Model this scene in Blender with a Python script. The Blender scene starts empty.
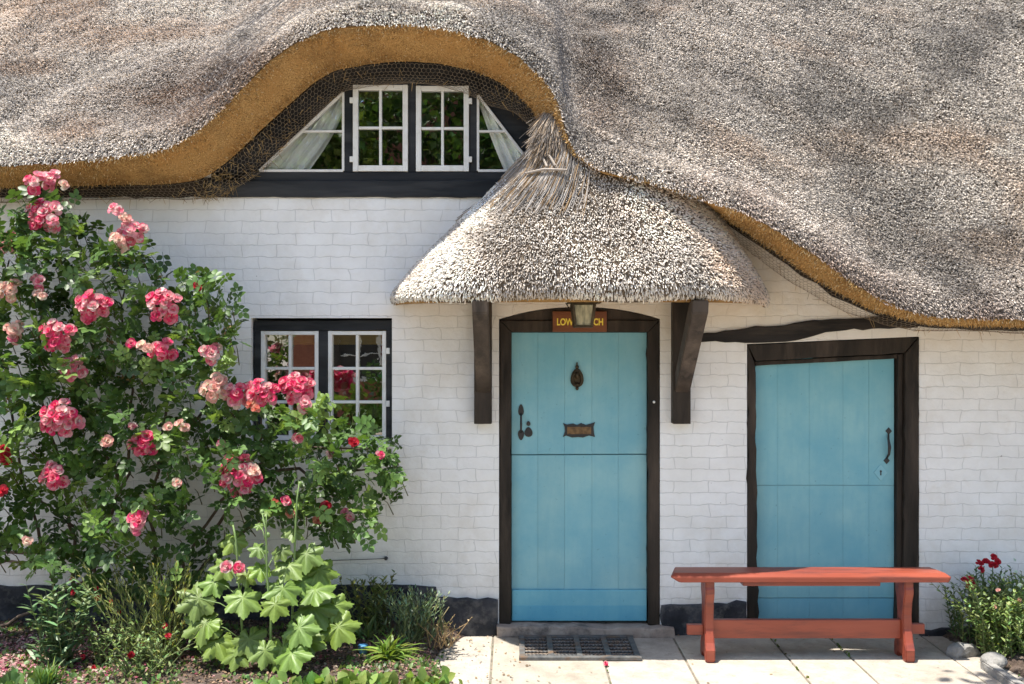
import bpy, bmesh, math, random
import numpy as np
from mathutils import Vector, Matrix, Quaternion
random.seed(7); RNG = np.random.default_rng(11)
R = math.radians; PI = math.pi
SC = bpy.context.scene; COL = SC.collection
CAMY, CAMZ, F = -6.6, 1.884, 1024.0

def W(px, py, y=0.0):
    d = y - CAMY
    return Vector(((px-512)/F*d, y, CAMZ-(py-342)/F*d))
def XZ(px, py, y=0.0):
    v = W(px, py, y); return (v.x, v.z)
def gz(px, py, z=0.0):
    """ground point at height z seen at pixel"""
    d = (CAMZ-z)*F/(py-342); return Vector(((px-512)/F*d, CAMY+d, z))

# ------------------------------------------------------------------ objects
def tag(o, label=None, cat=None, group=None, kind=None):
    if label: o['label'] = label
    if cat: o['category'] = cat
    if group: o['group'] = group
    if kind: o['kind'] = kind
    return o
def empty(name, loc=(0, 0, 0), **k):
    o = bpy.data.objects.new(name, None); COL.objects.link(o); o.location = loc
    o.empty_display_size = .1
    return tag(o, **k)
def link(name, me, m=None, parent=None, smooth=False, **k):
    o = bpy.data.objects.new(name, me); COL.objects.link(o)
    if m is not None and len(me.materials) == 0:
        for x in (m if isinstance(m, (list, tuple)) else [m]): me.materials.append(x)
    if parent is not None:
        o.parent = parent
        o.matrix_parent_inverse = Matrix.Translation(-wloc(parent))
    if smooth:
        me.polygons.foreach_set('use_smooth', np.ones(len(me.polygons), dtype=bool))
    return tag(o, **k)
def wloc(o):
    v = Vector(o.location)
    if o.parent is not None and o.type == 'EMPTY': v = v + wloc(o.parent)
    return v

class MB:
    def __init__(s): s.v = []; s.f = []; s.c = []; s.mi = []
    def add(s, vs, fs, col=None, mi=0):
        b = len(s.v); s.v.extend([tuple(v) for v in vs])
        s.f.extend([tuple(i+b for i in f) for f in fs]); s.mi.extend([mi]*len(fs))
        s.c.extend([col if col is not None else (1, 1, 1)]*len(vs)); return s
    def box(s, x0, x1, y0, y1, z0, z1, col=None, b=0.0, mi=0):
        if b <= 0:
            vs = [(x, y, z) for x in (x0, x1) for y in (y0, y1) for z in (z0, z1)]
            fs = [(0, 1, 3, 2), (4, 6, 7, 5), (0, 4, 5, 1), (2, 3, 7, 6), (0, 2, 6, 4), (1, 5, 7, 3)]
            return s.add(vs, fs, col, mi)
        bm = bmesh.new(); bmesh.ops.create_cube(bm, size=1)
        for v in bm.verts:
            v.co = ((x0+x1)/2+v.co.x*(x1-x0), (y0+y1)/2+v.co.y*(y1-y0), (z0+z1)/2+v.co.z*(z1-z0))
        bmesh.ops.bevel(bm, geom=bm.edges[:], offset=b, segments=2, affect='EDGES', profile=.6)
        return s.bm(bm, col, mi)
    def bm(s, bm, col=None, mi=0):
        bm.verts.index_update()
        s.add([v.co[:] for v in bm.verts], [[v.index for v in f.verts] for f in bm.faces], col, mi); bm.free(); return s
    def prism(s, poly, y0, y1, col=None, jit=0.0, step=.07, b=.004, mi=0, seed=0):
        """polygon in XZ, extruded from y0 (front) to y1 (back), edges made uneven"""
        rnd = random.Random(seed); P = []
        n = len(poly)
        for i in range(n):
            a = Vector(poly[i]); c = Vector(poly[(i+1) % n]); L = (c-a).length
            k = max(1, int(L/step)) if jit > 0 else 1
            nn = Vector((-(c-a).y, (c-a).x)).normalized() if L > 0 else Vector((0, 0))
            for j in range(k):
                p = a.lerp(c, j/k)
                if jit > 0: p = p+nn*rnd.gauss(0, jit)
                P.append(p)
        bm = bmesh.new()
        fv = [bm.verts.new((p.x, y0, p.y)) for p in P]; kv = [bm.verts.new((p.x, y1, p.y)) for p in P]
        m = len(P); ff = bm.faces.new(fv); bm.faces.new(kv[::-1])
        for i in range(m): bm.faces.new((fv[i], kv[i], kv[(i+1) % m], fv[(i+1) % m]))
        bmesh.ops.recalc_face_normals(bm, faces=bm.faces[:])
        if b > 0:
            ed = [e for e in ff.edges]
            bmesh.ops.bevel(bm, geom=ed, offset=b, segments=2, affect='EDGES', profile=.6, clamp_overlap=True)
        return s.bm(bm, col, mi)
    def tube(s, pts, rad, n=6, col=None, mi=0, cap=True):
        pts = [Vector(p) for p in pts]
        if not isinstance(rad, (list, tuple)): rad = [rad]*len(pts)
        vs = []; fs = []; up = Vector((.31, .2, .93))
        for i, p in enumerate(pts):
            d = (pts[min(i+1, len(pts)-1)]-pts[max(i-1, 0)])
            d = d.normalized() if d.length > 1e-9 else Vector((0, 0, 1))
            a = d.cross(up)
            if a.length < .1: a = d.cross(Vector((1, 0, 0)))
            a.normalize(); b = d.cross(a)
            for k in range(n):
                t = 2*PI*k/n; vs.append(p+(a*math.cos(t)+b*math.sin(t))*rad[i])
        for i in range(len(pts)-1):
            for k in range(n):
                fs.append((i*n+k, i*n+(k+1) % n, (i+1)*n+(k+1) % n, (i+1)*n+k))
        if cap:
            fs.append(tuple(range(n))[::-1]); fs.append(tuple((len(pts)-1)*n+k for k in range(n)))
        return s.add(vs, fs, col, mi)
    def sph(s, c, r, col=None, seg=10, sc=(1, 1, 1), mi=0):
        bm = bmesh.new(); bmesh.ops.create_uvsphere(bm, u_segments=seg, v_segments=max(5, seg*2//3), radius=r)
        for v in bm.verts: v.co = Vector((v.co.x*sc[0], v.co.y*sc[1], v.co.z*sc[2]))+Vector(c)
        return s.bm(bm, col, mi)
    def build(s, name, m, parent=None, smooth=False, **k):
        me = bpy.data.meshes.new(name); me.from_pydata(s.v, [], s.f); me.update()
        a = me.color_attributes.new('tint', 'FLOAT_COLOR', 'POINT')
        arr = np.ones((len(s.v), 4), np.float32)
        if s.v: arr[:, :3] = np.array(s.c, np.float32)
        a.data.foreach_set('color', arr.ravel())
        if any(s.mi): me.polygons.foreach_set('material_index', np.array(s.mi, np.int32))
        return link(name, me, m, parent, smooth, **k)

def np_mesh(name, V, loops, counts, col=None, smooth=False):
    """V (n,3), loops flat vertex indices, counts per polygon"""
    me = bpy.data.meshes.new(name)
    me.vertices.add(len(V)); me.vertices.foreach_set('co', np.ascontiguousarray(V, np.float32).ravel())
    me.loops.add(len(loops)); me.loops.foreach_set('vertex_index', np.ascontiguousarray(loops, np.int32))
    counts = np.asarray(counts, np.int32); st = np.zeros(len(counts), np.int32); st[1:] = np.cumsum(counts)[:-1]
    me.polygons.add(len(counts)); me.polygons.foreach_set('loop_start', st)
    me.polygons.foreach_set('use_smooth', np.full(len(counts), smooth, dtype=bool))
    me.update(calc_edges=True)
    if col is not None:
        a = me.color_attributes.new('tint', 'FLOAT_COLOR', 'POINT')
        c = np.ones((len(V), 4), np.float32); c[:, :3] = col; a.data.foreach_set('color', c.ravel())
    me.validate(); return me
def merge_arrays(parts):
    """parts: list of (V, loops, counts, col)"""
    off = 0; Vs = []; Ls = []; Cs = []; Ks = []
    for V, L, C, K in parts:
        Vs.append(V); Ls.append(np.asarray(L)+off); Cs.append(C); Ks.append(np.broadcast_to(K, (len(V), 3))); off += len(V)
    return np.concatenate(Vs), np.concatenate(Ls), np.concatenate(Cs), np.concatenate(Ks)
def inst(TV, TF, M, T, col, TC=None):
    """bake template (TV verts, TF faces) with matrices M (N,3,3), T (N,3), col (N,3); TC per template vertex multiplier"""
    N = len(T); TV = np.asarray(TV, float); n = len(TV)
    V = np.einsum('nij,kj->nki', M, TV)+T[:, None, :]
    tl = np.concatenate([np.asarray(f) for f in TF]); tc = np.array([len(f) for f in TF])
    L = (tl[None, :]+(np.arange(N)*n)[:, None]).ravel(); C = np.tile(tc, N)
    K = np.repeat(col[:, None, :], n, 1)
    if TC is not None: K = K*np.asarray(TC)[None, :, :]
    return V.reshape(-1, 3), L, C, K.reshape(-1, 3)
def nrm(a): return a/np.maximum(np.linalg.norm(a, axis=-1, keepdims=True), 1e-9)
def frames(Y, N):
    """matrices with local y along Y and local z near N"""
    Y = nrm(Y); Xa = nrm(np.cross(Y, N)); Z = np.cross(Xa, Y)
    return np.stack([Xa, Y, Z], axis=-1)
def prisms(P0, P1, r0, r1, col, n=3, cap=True):
    """thin prisms from P0 to P1"""
    N = len(P0); d = nrm(P1-P0); ref = np.tile(np.array([.37, .21, .9]), (N, 1))
    a = nrm(np.cross(d, ref)); b = np.cross(d, a)
    ph = RNG.random(N)*2*PI; r0 = np.broadcast_to(r0, N); r1 = np.broadcast_to(r1, N)
    V = np.zeros((N, 2*n, 3))
    for k in range(n):
        t = ph+2*PI*k/n; o = a*np.cos(t)[:, None]+b*np.sin(t)[:, None]
        V[:, k] = P0+o*r0[:, None]; V[:, n+k] = P1+o*r1[:, None]
    fs = [(k, (k+1) % n, n+(k+1) % n, n+k) for k in range(n)]
    if cap: fs.append(tuple(range(n, 2*n)))
    tl = np.concatenate([np.array(f) for f in fs]); tc = np.array([len(f) for f in fs])
    L = (tl[None]+(np.arange(N)*2*n)[:, None]).ravel()
    return V.reshape(-1, 3), L, np.tile(tc, N), np.repeat(col, 2*n, 0)
_lat = RNG.random((256, 256))
def vnoise(x, y):
    x = np.asarray(x, float); y = np.asarray(y, float)
    xi = np.floor(x).astype(int); yi = np.floor(y).astype(int); fx = x-xi; fy = y-yi
    fx = fx*fx*(3-2*fx); fy = fy*fy*(3-2*fy)
    g = lambda i, j: _lat[i % 256, j % 256]
    return (g(xi, yi)*(1-fx)*(1-fy)+g(xi+1, yi)*fx*(1-fy)+g(xi, yi+1)*(1-fx)*fy+g(xi+1, yi+1)*fx*fy)
def fbm(x, y, o=4):
    s = 0; a = .5; t = 0
    for i in range(o):
        s = s+a*vnoise(x*2**i+17*i, y*2**i+5*i); t += a; a *= .5
    return s/t

# ------------------------------------------------------------------ materials
def nmat(name):
    m = bpy.data.materials.new(name); m.use_nodes = True; nt = m.node_tree
    return m, nt, nt.nodes['Principled BSDF'], nt.nodes['Material Output']
def nd(nt, t, **k):
    n = nt.nodes.new(t)
    for a, v in k.items(): setattr(n, a, v)
    return n
def lk(nt, a, b): nt.links.new(a, b)
def noise(nt, vec, scale, detail=4, rough=.55, dist=0):
    n = nd(nt, 'ShaderNodeTexNoise'); n.inputs['Scale'].default_value = scale
    n.inputs['Detail'].default_value = detail; n.inputs['Roughness'].default_value = rough
    n.inputs['Distortion'].default_value = dist
    if vec is not None: lk(nt, vec, n.inputs['Vector'])
    return n.outputs['Fac']
def ramp(nt, fac, a, b, c0=(0, 0, 0), c1=(1, 1, 1)):
    r = nd(nt, 'ShaderNodeValToRGB'); e = r.color_ramp.elements
    e[0].position = a; e[1].position = b; e[0].color = (*c0, 1); e[1].color = (*c1, 1)
    lk(nt, fac, r.inputs[0]); return r.outputs[0]
def mix(nt, fac, a, b, mode='MIX'):
    n = nd(nt, 'ShaderNodeMix', data_type='RGBA', blend_type=mode)
    if isinstance(fac, (int, float)): n.inputs[0].default_value = fac
    else: lk(nt, fac, n.inputs[0])
    for i, v in ((6, a), (7, b)):
        if isinstance(v, tuple): n.inputs[i].default_value = (*v[:3], 1)
        else: lk(nt, v, n.inputs[i])
    return n.outputs[2]
def mth(nt, op, a, b=0.0):
    n = nd(nt, 'ShaderNodeMath', operation=op)
    for i, v in ((0, a), (1, b)):
        if isinstance(v, (int, float)): n.inputs[i].default_value = v
        else: lk(nt, v, n.inputs[i])
    return n.outputs[0]
def bump(nt, bs, h, strength, dist, prev=None):
    b = nd(nt, 'ShaderNodeBump'); b.inputs['Strength'].default_value = strength; b.inputs['Distance'].default_value = dist
    lk(nt, h, b.inputs['Height'])
    if prev is not None: lk(nt, prev, b.inputs['Normal'])
    lk(nt, b.outputs[0], bs.inputs['Normal']); return b.outputs[0]
def objv(nt, scale=None):
    t = nd(nt, 'ShaderNodeTexCoord'); o = t.outputs['Object']
    if scale:
        m = nd(nt, 'ShaderNodeMapping'); m.inputs['Scale'].default_value = scale
        lk(nt, o, m.inputs['Vector']); return m.outputs[0]
    return o
def tintv(nt):
    a = nd(nt, 'ShaderNodeAttribute'); a.attribute_name = 'tint'; return a.outputs['Color']
def pmat(name, c1, c2, scale=8, rough=.7, bs=.3, bscale=40, bdist=.004, lo=.35, hi=.65, stretch=None, attr=False, spec=.4, c3=None, s3=2.5, metal=0):
    m, nt, b, o = nmat(name); v = objv(nt, stretch)
    c = mix(nt, ramp(nt, noise(nt, v, scale), lo, hi), c1, c2)
    if c3: c = mix(nt, ramp(nt, noise(nt, v, s3, 5, .65), .5, .68), c, c3)
    if attr: c = mix(nt, 1.0, c, tintv(nt), 'MULTIPLY')
    lk(nt, c, b.inputs['Base Color']); b.inputs['Roughness'].default_value = rough
    b.inputs['Specular IOR Level'].default_value = spec; b.inputs['Metallic'].default_value = metal
    if bs > 0: bump(nt, b, noise(nt, v, bscale, 6, .6), bs, bdist)
    return m
def leafmat(name, rough=.45, trans=.3, spec=.4):
    m, nt, b, o = nmat(name); t = tintv(nt); v = objv(nt)
    c = mix(nt, ramp(nt, noise(nt, v, 60, 2), .3, .7), mix(nt, 1.0, t, (.8, .85, .75), 'MULTIPLY'), t)
    lk(nt, c, b.inputs['Base Color']); b.inputs['Roughness'].default_value = rough
    b.inputs['Specular IOR Level'].default_value = spec
    tr = nd(nt, 'ShaderNodeBsdfTranslucent'); lk(nt, mix(nt, 1.0, c, (1.3, 1.25, .6), 'MULTIPLY') if trans < .45 else c, tr.inputs['Color'])
    ms = nd(nt, 'ShaderNodeMixShader'); ms.inputs[0].default_value = trans
    lk(nt, b.outputs[0], ms.inputs[1]); lk(nt, tr.outputs[0], ms.inputs[2]); lk(nt, ms.outputs[0], o.inputs['Surface'])
    return m
def tintmat(name, rough=.85, bs=0.0, bscale=200, trans=0, spec=.2):
    m, nt, b, o = nmat(name); lk(nt, tintv(nt), b.inputs['Base Color']); b.inputs['Roughness'].default_value = rough
    b.inputs['Specular IOR Level'].default_value = spec
    if bs: bump(nt, b, noise(nt, objv(nt), bscale, 3), bs, .003)
    return m
def wallmat():
    m, nt, b, o = nmat('painted_brick'); v = objv(nt)
    sep = nd(nt, 'ShaderNodeSeparateXYZ'); lk(nt, v, sep.inputs[0])
    n1 = noise(nt, v, 3.0, 3); n2 = noise(nt, v, 11.0, 2)
    dx = mth(nt, 'MULTIPLY', mth(nt, 'SUBTRACT', n1, .5), .11); dz = mth(nt, 'MULTIPLY', mth(nt, 'SUBTRACT', n2, .5), .034)
    cb = nd(nt, 'ShaderNodeCombineXYZ'); lk(nt, mth(nt, 'ADD', mth(nt, 'ADD', sep.outputs[0], sep.outputs[1]), dx), cb.inputs[0]); lk(nt, mth(nt, 'ADD', sep.outputs[2], dz), cb.inputs[1])
    br = nd(nt, 'ShaderNodeTexBrick'); lk(nt, cb.outputs[0], br.inputs['Vector'])
    br.inputs['Scale'].default_value = 1.0; br.inputs['Brick Width'].default_value = .232; br.inputs['Row Height'].default_value = .076
    br.inputs['Mortar Size'].default_value = .003; br.inputs['Mortar Smooth'].default_value = .6; br.inputs['Bias'].default_value = 0
    br.inputs['Color1'].default_value = (1, 1, 1, 1); br.inputs['Color2'].default_value = (.86, .86, .86, 1)
    b2 = nd(nt, 'ShaderNodeTexBrick'); lk(nt, cb.outputs[0], b2.inputs['Vector'])
    for k_, v_ in (('Scale', 1.0), ('Brick Width', 40.0), ('Row Height', .076), ('Mortar Size', .004), ('Mortar Smooth', 1.0), ('Bias', 0)): b2.inputs[k_].default_value = v_
    perp = mth(nt, 'MULTIPLY', br.outputs['Fac'], ramp(nt, noise(nt, v, 5.0, 3), .5, .62))
    mort = mth(nt, 'MAXIMUM', mth(nt, 'MULTIPLY', b2.outputs['Fac'], ramp(nt, noise(nt, v, 3.1, 4, .6), .42, .66)), mth(nt, 'MULTIPLY', perp, .16))
    base = mix(nt, ramp(nt, noise(nt, v, 5, 6, .6), .38, .7), (.88, .86, .825), (.80, .775, .73))
    base = mix(nt, ramp(nt, noise(nt, v, 1.3, 6, .7), .52, .72), base, (.74, .69, .615))
    base = mix(nt, .22, base, mix(nt, 1.0, base, br.outputs['Color'], 'MULTIPLY'))
    vis = ramp(nt, noise(nt, v, 2.2, 6, .75), .50, .66)
    jm = mth(nt, 'MULTIPLY', mth(nt, 'MULTIPLY', mort, vis), .07)
    base = mix(nt, jm, base, (.36, .33, .29))
    # wall colour turns tan towards the low eave and porch
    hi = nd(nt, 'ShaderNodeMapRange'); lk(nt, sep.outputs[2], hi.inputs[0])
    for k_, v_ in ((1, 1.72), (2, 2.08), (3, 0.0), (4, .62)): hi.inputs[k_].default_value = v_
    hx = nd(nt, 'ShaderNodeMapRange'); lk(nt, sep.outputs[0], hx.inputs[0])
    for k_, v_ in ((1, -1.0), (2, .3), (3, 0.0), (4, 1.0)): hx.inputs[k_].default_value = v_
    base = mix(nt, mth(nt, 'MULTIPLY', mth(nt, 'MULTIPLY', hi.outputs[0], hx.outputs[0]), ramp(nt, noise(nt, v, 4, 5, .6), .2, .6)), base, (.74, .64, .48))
    # dark cracks and little spots
    sp = ramp(nt, noise(nt, v, 30, 2), .745, .775)
    base = mix(nt, mth(nt, 'MULTIPLY', sp, .55), base, (.22, .19, .16))
    # rain-splash dirt low down
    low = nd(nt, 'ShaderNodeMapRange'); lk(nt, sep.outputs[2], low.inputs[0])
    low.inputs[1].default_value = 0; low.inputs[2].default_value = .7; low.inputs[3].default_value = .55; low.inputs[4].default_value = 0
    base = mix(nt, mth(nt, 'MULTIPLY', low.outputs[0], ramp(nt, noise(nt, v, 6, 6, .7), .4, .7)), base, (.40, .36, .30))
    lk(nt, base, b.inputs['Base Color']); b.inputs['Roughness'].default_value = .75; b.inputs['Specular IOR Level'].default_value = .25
    h = mth(nt, 'SUBTRACT', mth(nt, 'MULTIPLY', noise(nt, v, 14, 6, .6), 1.1), mth(nt, 'MULTIPLY', mth(nt, 'MULTIPLY', mort, mth(nt, 'ADD', mth(nt, 'MULTIPLY', vis, .85), .12)), .24))
    h = mth(nt, 'ADD', h, mth(nt, 'MULTIPLY', noise(nt, v, 4.5, 3), .9))
    h = mth(nt, 'ADD', h, mth(nt, 'MULTIPLY', br.outputs['Color'], .2))
    bump(nt, b, h, .7, .013)
    return m
M = {}
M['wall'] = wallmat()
M['timber'] = pmat('black_timber', (.018, .015, .012), (.050, .038, .029), 9, .6, .9, 26, .010, stretch=(1, 1, .18), c3=(.075, .056, .042), s3=7, spec=.15)
M['timber_h'] = pmat('black_beam', (.013, .012, .011), (.032, .027, .024), 6, .6, .8, 22, .009, stretch=(.18, 1, 1), c3=(.07, .055, .042), s3=5, spec=.15)
M['board'] = pmat('tarred_board', (.014, .015, .016), (.035, .036, .038), 7, .5, .5, 30, .005, stretch=(.15, 1, 1), c3=(.06, .06, .06), s3=4, spec=.15)
M['brace'] = pmat('weathered_brace', (.030, .022, .017), (.075, .055, .042), 8, .6, .7, 30, .006, stretch=(1, 1, .12), c3=(.12, .09, .07), s3=6)
M['plinth'] = pmat('bitumen_plinth', (.022, .024, .028), (.05, .052, .06), 7, .75, .9, 18, .014, c3=(.12, .115, .11), s3=9, spec=.15)
M['stone'] = pmat('threshold_stone', (.30, .235, .19), (.40, .33, .27), 10, .85, .8, 40, .008, c3=(.12, .10, .085), s3=7)
M['white'] = pmat('white_gloss_paint', (.78, .77, .73), (.74, .72, .67), 12, .4, .2, 60, .002, c3=(.66, .63, .57), s3=14)
M['iron'] = pmat('black_iron', (.012, .012, .013), (.025, .022, .02), 30, .45, .3, 120, .001, spec=.5)
M['brass'] = pmat('dark_brass', (.03, .022, .012), (.08, .056, .028), 30, .45, .3, 120, .001, metal=.5)
M['copper'] = pmat('bronze_letterplate', (.10, .06, .03), (.22, .13, .06), 30, .45, .3, 90, .001, metal=.4)
M['steel'] = pmat('galvanised_grate', (.07, .07, .07), (.15, .145, .135), 20, .6, .4, 80, .002, c3=(.16, .10, .06), s3=14, metal=.2)
M['mud'] = pmat('grate_dirt', (.16, .12, .09), (.30, .24, .18), 30, .95, .8, 60, .006)
def doormat_paint():
    m, nt, b, o = nmat('blue_door_paint'); v = objv(nt); vs = objv(nt, (1, 1, .12))
    c = mix(nt, ramp(nt, noise(nt, v, 2.6, 6, .65), .36, .64), (.165, .395, .465), (.255, .475, .50))
    c = mix(nt, mth(nt, 'MULTIPLY', ramp(nt, noise(nt, vs, 30, 4), .45, .7), .35), c, (.16, .385, .46))
    c = mix(nt, mth(nt, 'MULTIPLY', ramp(nt, noise(nt, v, 55, 3), .68, .76), .5), c, (.07, .17, .2))
    c = mix(nt, 1.0, c, tintv(nt), 'MULTIPLY')
    lk(nt, c, b.inputs['Base Color']); b.inputs['Roughness'].default_value = .45; b.inputs['Specular IOR Level'].default_value = .35
    bump(nt, b, mth(nt, 'ADD', noise(nt, vs, 45, 4), mth(nt, 'MULTIPLY', noise(nt, v, 6, 2), .8)), .3, .004); return m
M['blue'] = doormat_paint()
M['bench'] = pmat('red_oxide_paint', (.225, .042, .020), (.29, .062, .032), 9, .42, .4, 45, .004, stretch=(.15, 1, 1), c3=(.13, .030, .020), s3=14, spec=.5)
M['thatch'] = pmat('thatch_bed', (.10, .075, .055), (.19, .15, .11), 30, .95, 1, 60, .02, spec=.05)
M['reed'] = tintmat('thatch_reed', .9, spec=.03)
def cutmat():
    m, nt, b, o = nmat('cut_reed_face'); v = objv(nt)
    c = mix(nt, ramp(nt, noise(nt, v, 130, 2), .35, .65), (.30, .155, .052), (.62, .38, .15))
    c = mix(nt, ramp(nt, noise(nt, v, 5, 5, .6), .42, .66), c, (.44, .235, .08))
    c = mix(nt, mth(nt, 'MULTIPLY', ramp(nt, noise(nt, v, 3.4, 6, .7), .5, .68), .55), c, (.15, .08, .035))
    c = mix(nt, mth(nt, 'MULTIPLY', ramp(nt, noise(nt, v, 60, 3), .60, .72), .8), c, (.08, .042, .018))
    c = mix(nt, 1.0, c, tintv(nt), 'MULTIPLY')
    lk(nt, c, b.inputs['Base Color']); b.inputs['Roughness'].default_value = .85; b.inputs['Specular IOR Level'].default_value = .1
    bump(nt, b, noise(nt, v, 150, 3), .9, .012); return m
M['cut'] = cutmat()
M['wire'] = pmat('netting_wire', (.06, .052, .048), (.13, .115, .105), 40, .5, 0, metal=.3)
M['darkwire'] = pmat('rusty_netting_wire', (.16, .12, .085), (.30, .24, .17), 40, .7, 0)
M['leaf'] = leafmat('green_leaf'); M['petal'] = leafmat('flower_petal', .6, .5, .2); M['bark'] = pmat('bark', (.07, .05, .035), (.14, .10, .07), 20, .9, .7, 60, .004)
M['cloth'] = tintmat('curtain_cloth', .95, spec=0)
M['sprig'] = tintmat('dry_straw', .8)
M['ply'] = pmat('sign_wood', (.16, .05, .018), (.24, .085, .03), 14, .4, .3, 60, .002, stretch=(.2, 1, 1))
M['gold'] = pmat('yellow_letter_paint', (.85, .62, .06), (.9, .68, .1), 20, .5, 0)
M['rock'] = pmat('grey_rock', (.20, .19, .175), (.32, .305, .28), 7, .9, .9, 20, .02, c3=(.16, .15, .13), s3=9)
M['soil'] = pmat('garden_soil', (.045, .03, .022), (.115, .08, .06), 22, .95, 1, 45, .025, c3=(.20, .15, .12), s3=16)
def glassmat(name='window_glass', base=.15):
    m, nt, b, o = nmat(name); nt.nodes.remove(b)
    g = nd(nt, 'ShaderNodeBsdfGlossy'); g.inputs['Roughness'].default_value = .004; g.inputs['Color'].default_value = (1, 1, 1, 1)
    t = nd(nt, 'ShaderNodeBsdfTransparent'); t.inputs['Color'].default_value = (.96, .97, .96, 1)
    fr = nd(nt, 'ShaderNodeFresnel'); fr.inputs[0].default_value = 1.55
    fac = mth(nt, 'MINIMUM', mth(nt, 'ADD', fr.outputs[0], base), 1.0)
    v = objv(nt); bp = nd(nt, 'ShaderNodeBump'); bp.inputs['Strength'].default_value = .05; bp.inputs['Distance'].default_value = .004
    lk(nt, noise(nt, v, 9, 2), bp.inputs['Height']); lk(nt, bp.outputs[0], g.inputs['Normal'])
    ms = nd(nt, 'ShaderNodeMixShader'); lk(nt, fac, ms.inputs[0]); lk(nt, t.outputs[0], ms.inputs[1]); lk(nt, g.outputs[0], ms.inputs[2])
    lk(nt, ms.outputs[0], o.inputs['Surface']); return m
M['glass'] = glassmat(); M['glass_low'] = glassmat('old_window_glass', .26)
def pavemat():
    m, nt, b, o = nmat('paving_slab'); v = objv(nt)
    c = mix(nt, ramp(nt, noise(nt, v, 6, 6, .65), .35, .68), (.43, .385, .32), (.33, .295, .25))
    c = mix(nt, mth(nt, 'MULTIPLY', ramp(nt, noise(nt, v, 3.2, 8, .75), .48, .64), .7), c, (.25, .215, .175))
    c = mix(nt, mth(nt, 'MULTIPLY', ramp(nt, noise(nt, v, 9, 6, .8), .58, .66), .5), c, (.16, .145, .11))
    c = mix(nt, mth(nt, 'MULTIPLY', ramp(nt, noise(nt, v, 55, 2), .66, .74), .6), c, (.14, .12, .10))
    c = mix(nt, 1.0, c, tintv(nt), 'MULTIPLY')
    lk(nt, c, b.inputs['Base Color']); b.inputs['Roughness'].default_value = .9; b.inputs['Specular IOR Level'].default_value = .2
    bump(nt, b, mth(nt, 'ADD', noise(nt, v, 70, 4), mth(nt, 'MULTIPLY', noise(nt, v, 8, 3), 1.5)), .5, .006); return m
M['pave'] = pavemat()
M['gravel'] = pmat('pale_gravel', (.40, .35, .28), (.30, .26, .21), 60, .95, .8, 90, .01, c3=(.24, .21, .17), s3=2)
M['redbrick'] = pmat('red_brick', (.30, .10, .06), (.40, .16, .10), 12, .9, .4, 60, .005)
M['tile'] = pmat('clay_roof_tile', (.20, .08, .05), (.28, .12, .08), 9, .85, .6, 30, .02)
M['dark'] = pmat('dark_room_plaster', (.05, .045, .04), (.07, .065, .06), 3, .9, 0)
M['blind'] = pmat('ochre_blind', (.50, .36, .10), (.42, .30, .08), 20, .9, 0)
M['bluep'] = pmat('blue_plastic', (.06, .22, .42), (.09, .27, .47), 20, .4, 0)

# ------------------------------------------------------------------ setting: ground, paving, beds
def grid_mesh(x0, x1, y0, y1, nx, ny, zf):
    xs = np.linspace(x0, x1, nx+1); ys = np.linspace(y0, y1, ny+1); X, Y = np.meshgrid(xs, ys); Z = zf(X, Y)
    V = np.stack([X, Y, Z], -1).reshape(-1, 3); i = np.arange(ny)[:, None]*(nx+1)+np.arange(nx)[None]
    q = np.stack([i, i+1, i+nx+2, i+nx+1], -1).reshape(-1)
    return V, q, np.full(nx*ny, 4)
mb = MB(); mb.add([(-300, -300, -.03), (300, -300, -.03), (300, 300, -.03), (-300, 300, -.03)], [(0, 1, 2, 3)])
mb.build('ground', M['gravel'], kind='structure')
# slabs: uneven flagstones
mb = MB(); rnd = random.Random(3)
xs_rows = [(-2.6, -1.9, -1.35, -.72, -.12, .545, 1.03, 1.645, 2.02, 2.62, 3.2, 3.9, 4.6),
           (-2.3, -1.6, -1.0, -.4, .22, .84, 1.42, 1.9, 2.5, 3.1, 3.7, 4.4), (-2.5, -1.8, -1.2, -.6, .05, .66, 1.2, 1.8, 2.4, 3.0, 3.6, 4.3), (-2.4, -1.7, -1.0, -.4, .3, .9, 1.5, 2.1, 2.8, 3.4, 4.0, 4.6)]
ys_rows = [(.06, -1.2), (-1.2, -1.85), (-1.85, -2.5), (-2.5, -3.1)]
for xs, (ya, yb) in zip(xs_rows, ys_rows):
    for i in range(len(xs)-1):
        g = .006; z = rnd.uniform(-.003, .003); t = rnd.uniform(.88, 1.06); w = rnd.uniform(-.015, .015)
        mb.box(xs[i]+g, xs[i+1]-g, yb+g, ya-g, -.04, z, col=(t, t*rnd.uniform(.98, 1.0), t*rnd.uniform(.94, 1.0)), b=.006)
mb.build('paving', M['pave'], kind='structure')
mb = MB(); mb.box(-2.65, 4.65, -3.12, .05, -.028, -.005); mb.build('paving_bed', pmat('joint_dirt', (.13, .11, .085), (.24, .205, .16), 14, .95, .8, 60, .006, c3=(.07, .08, .03), s3=9), kind='structure')

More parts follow.
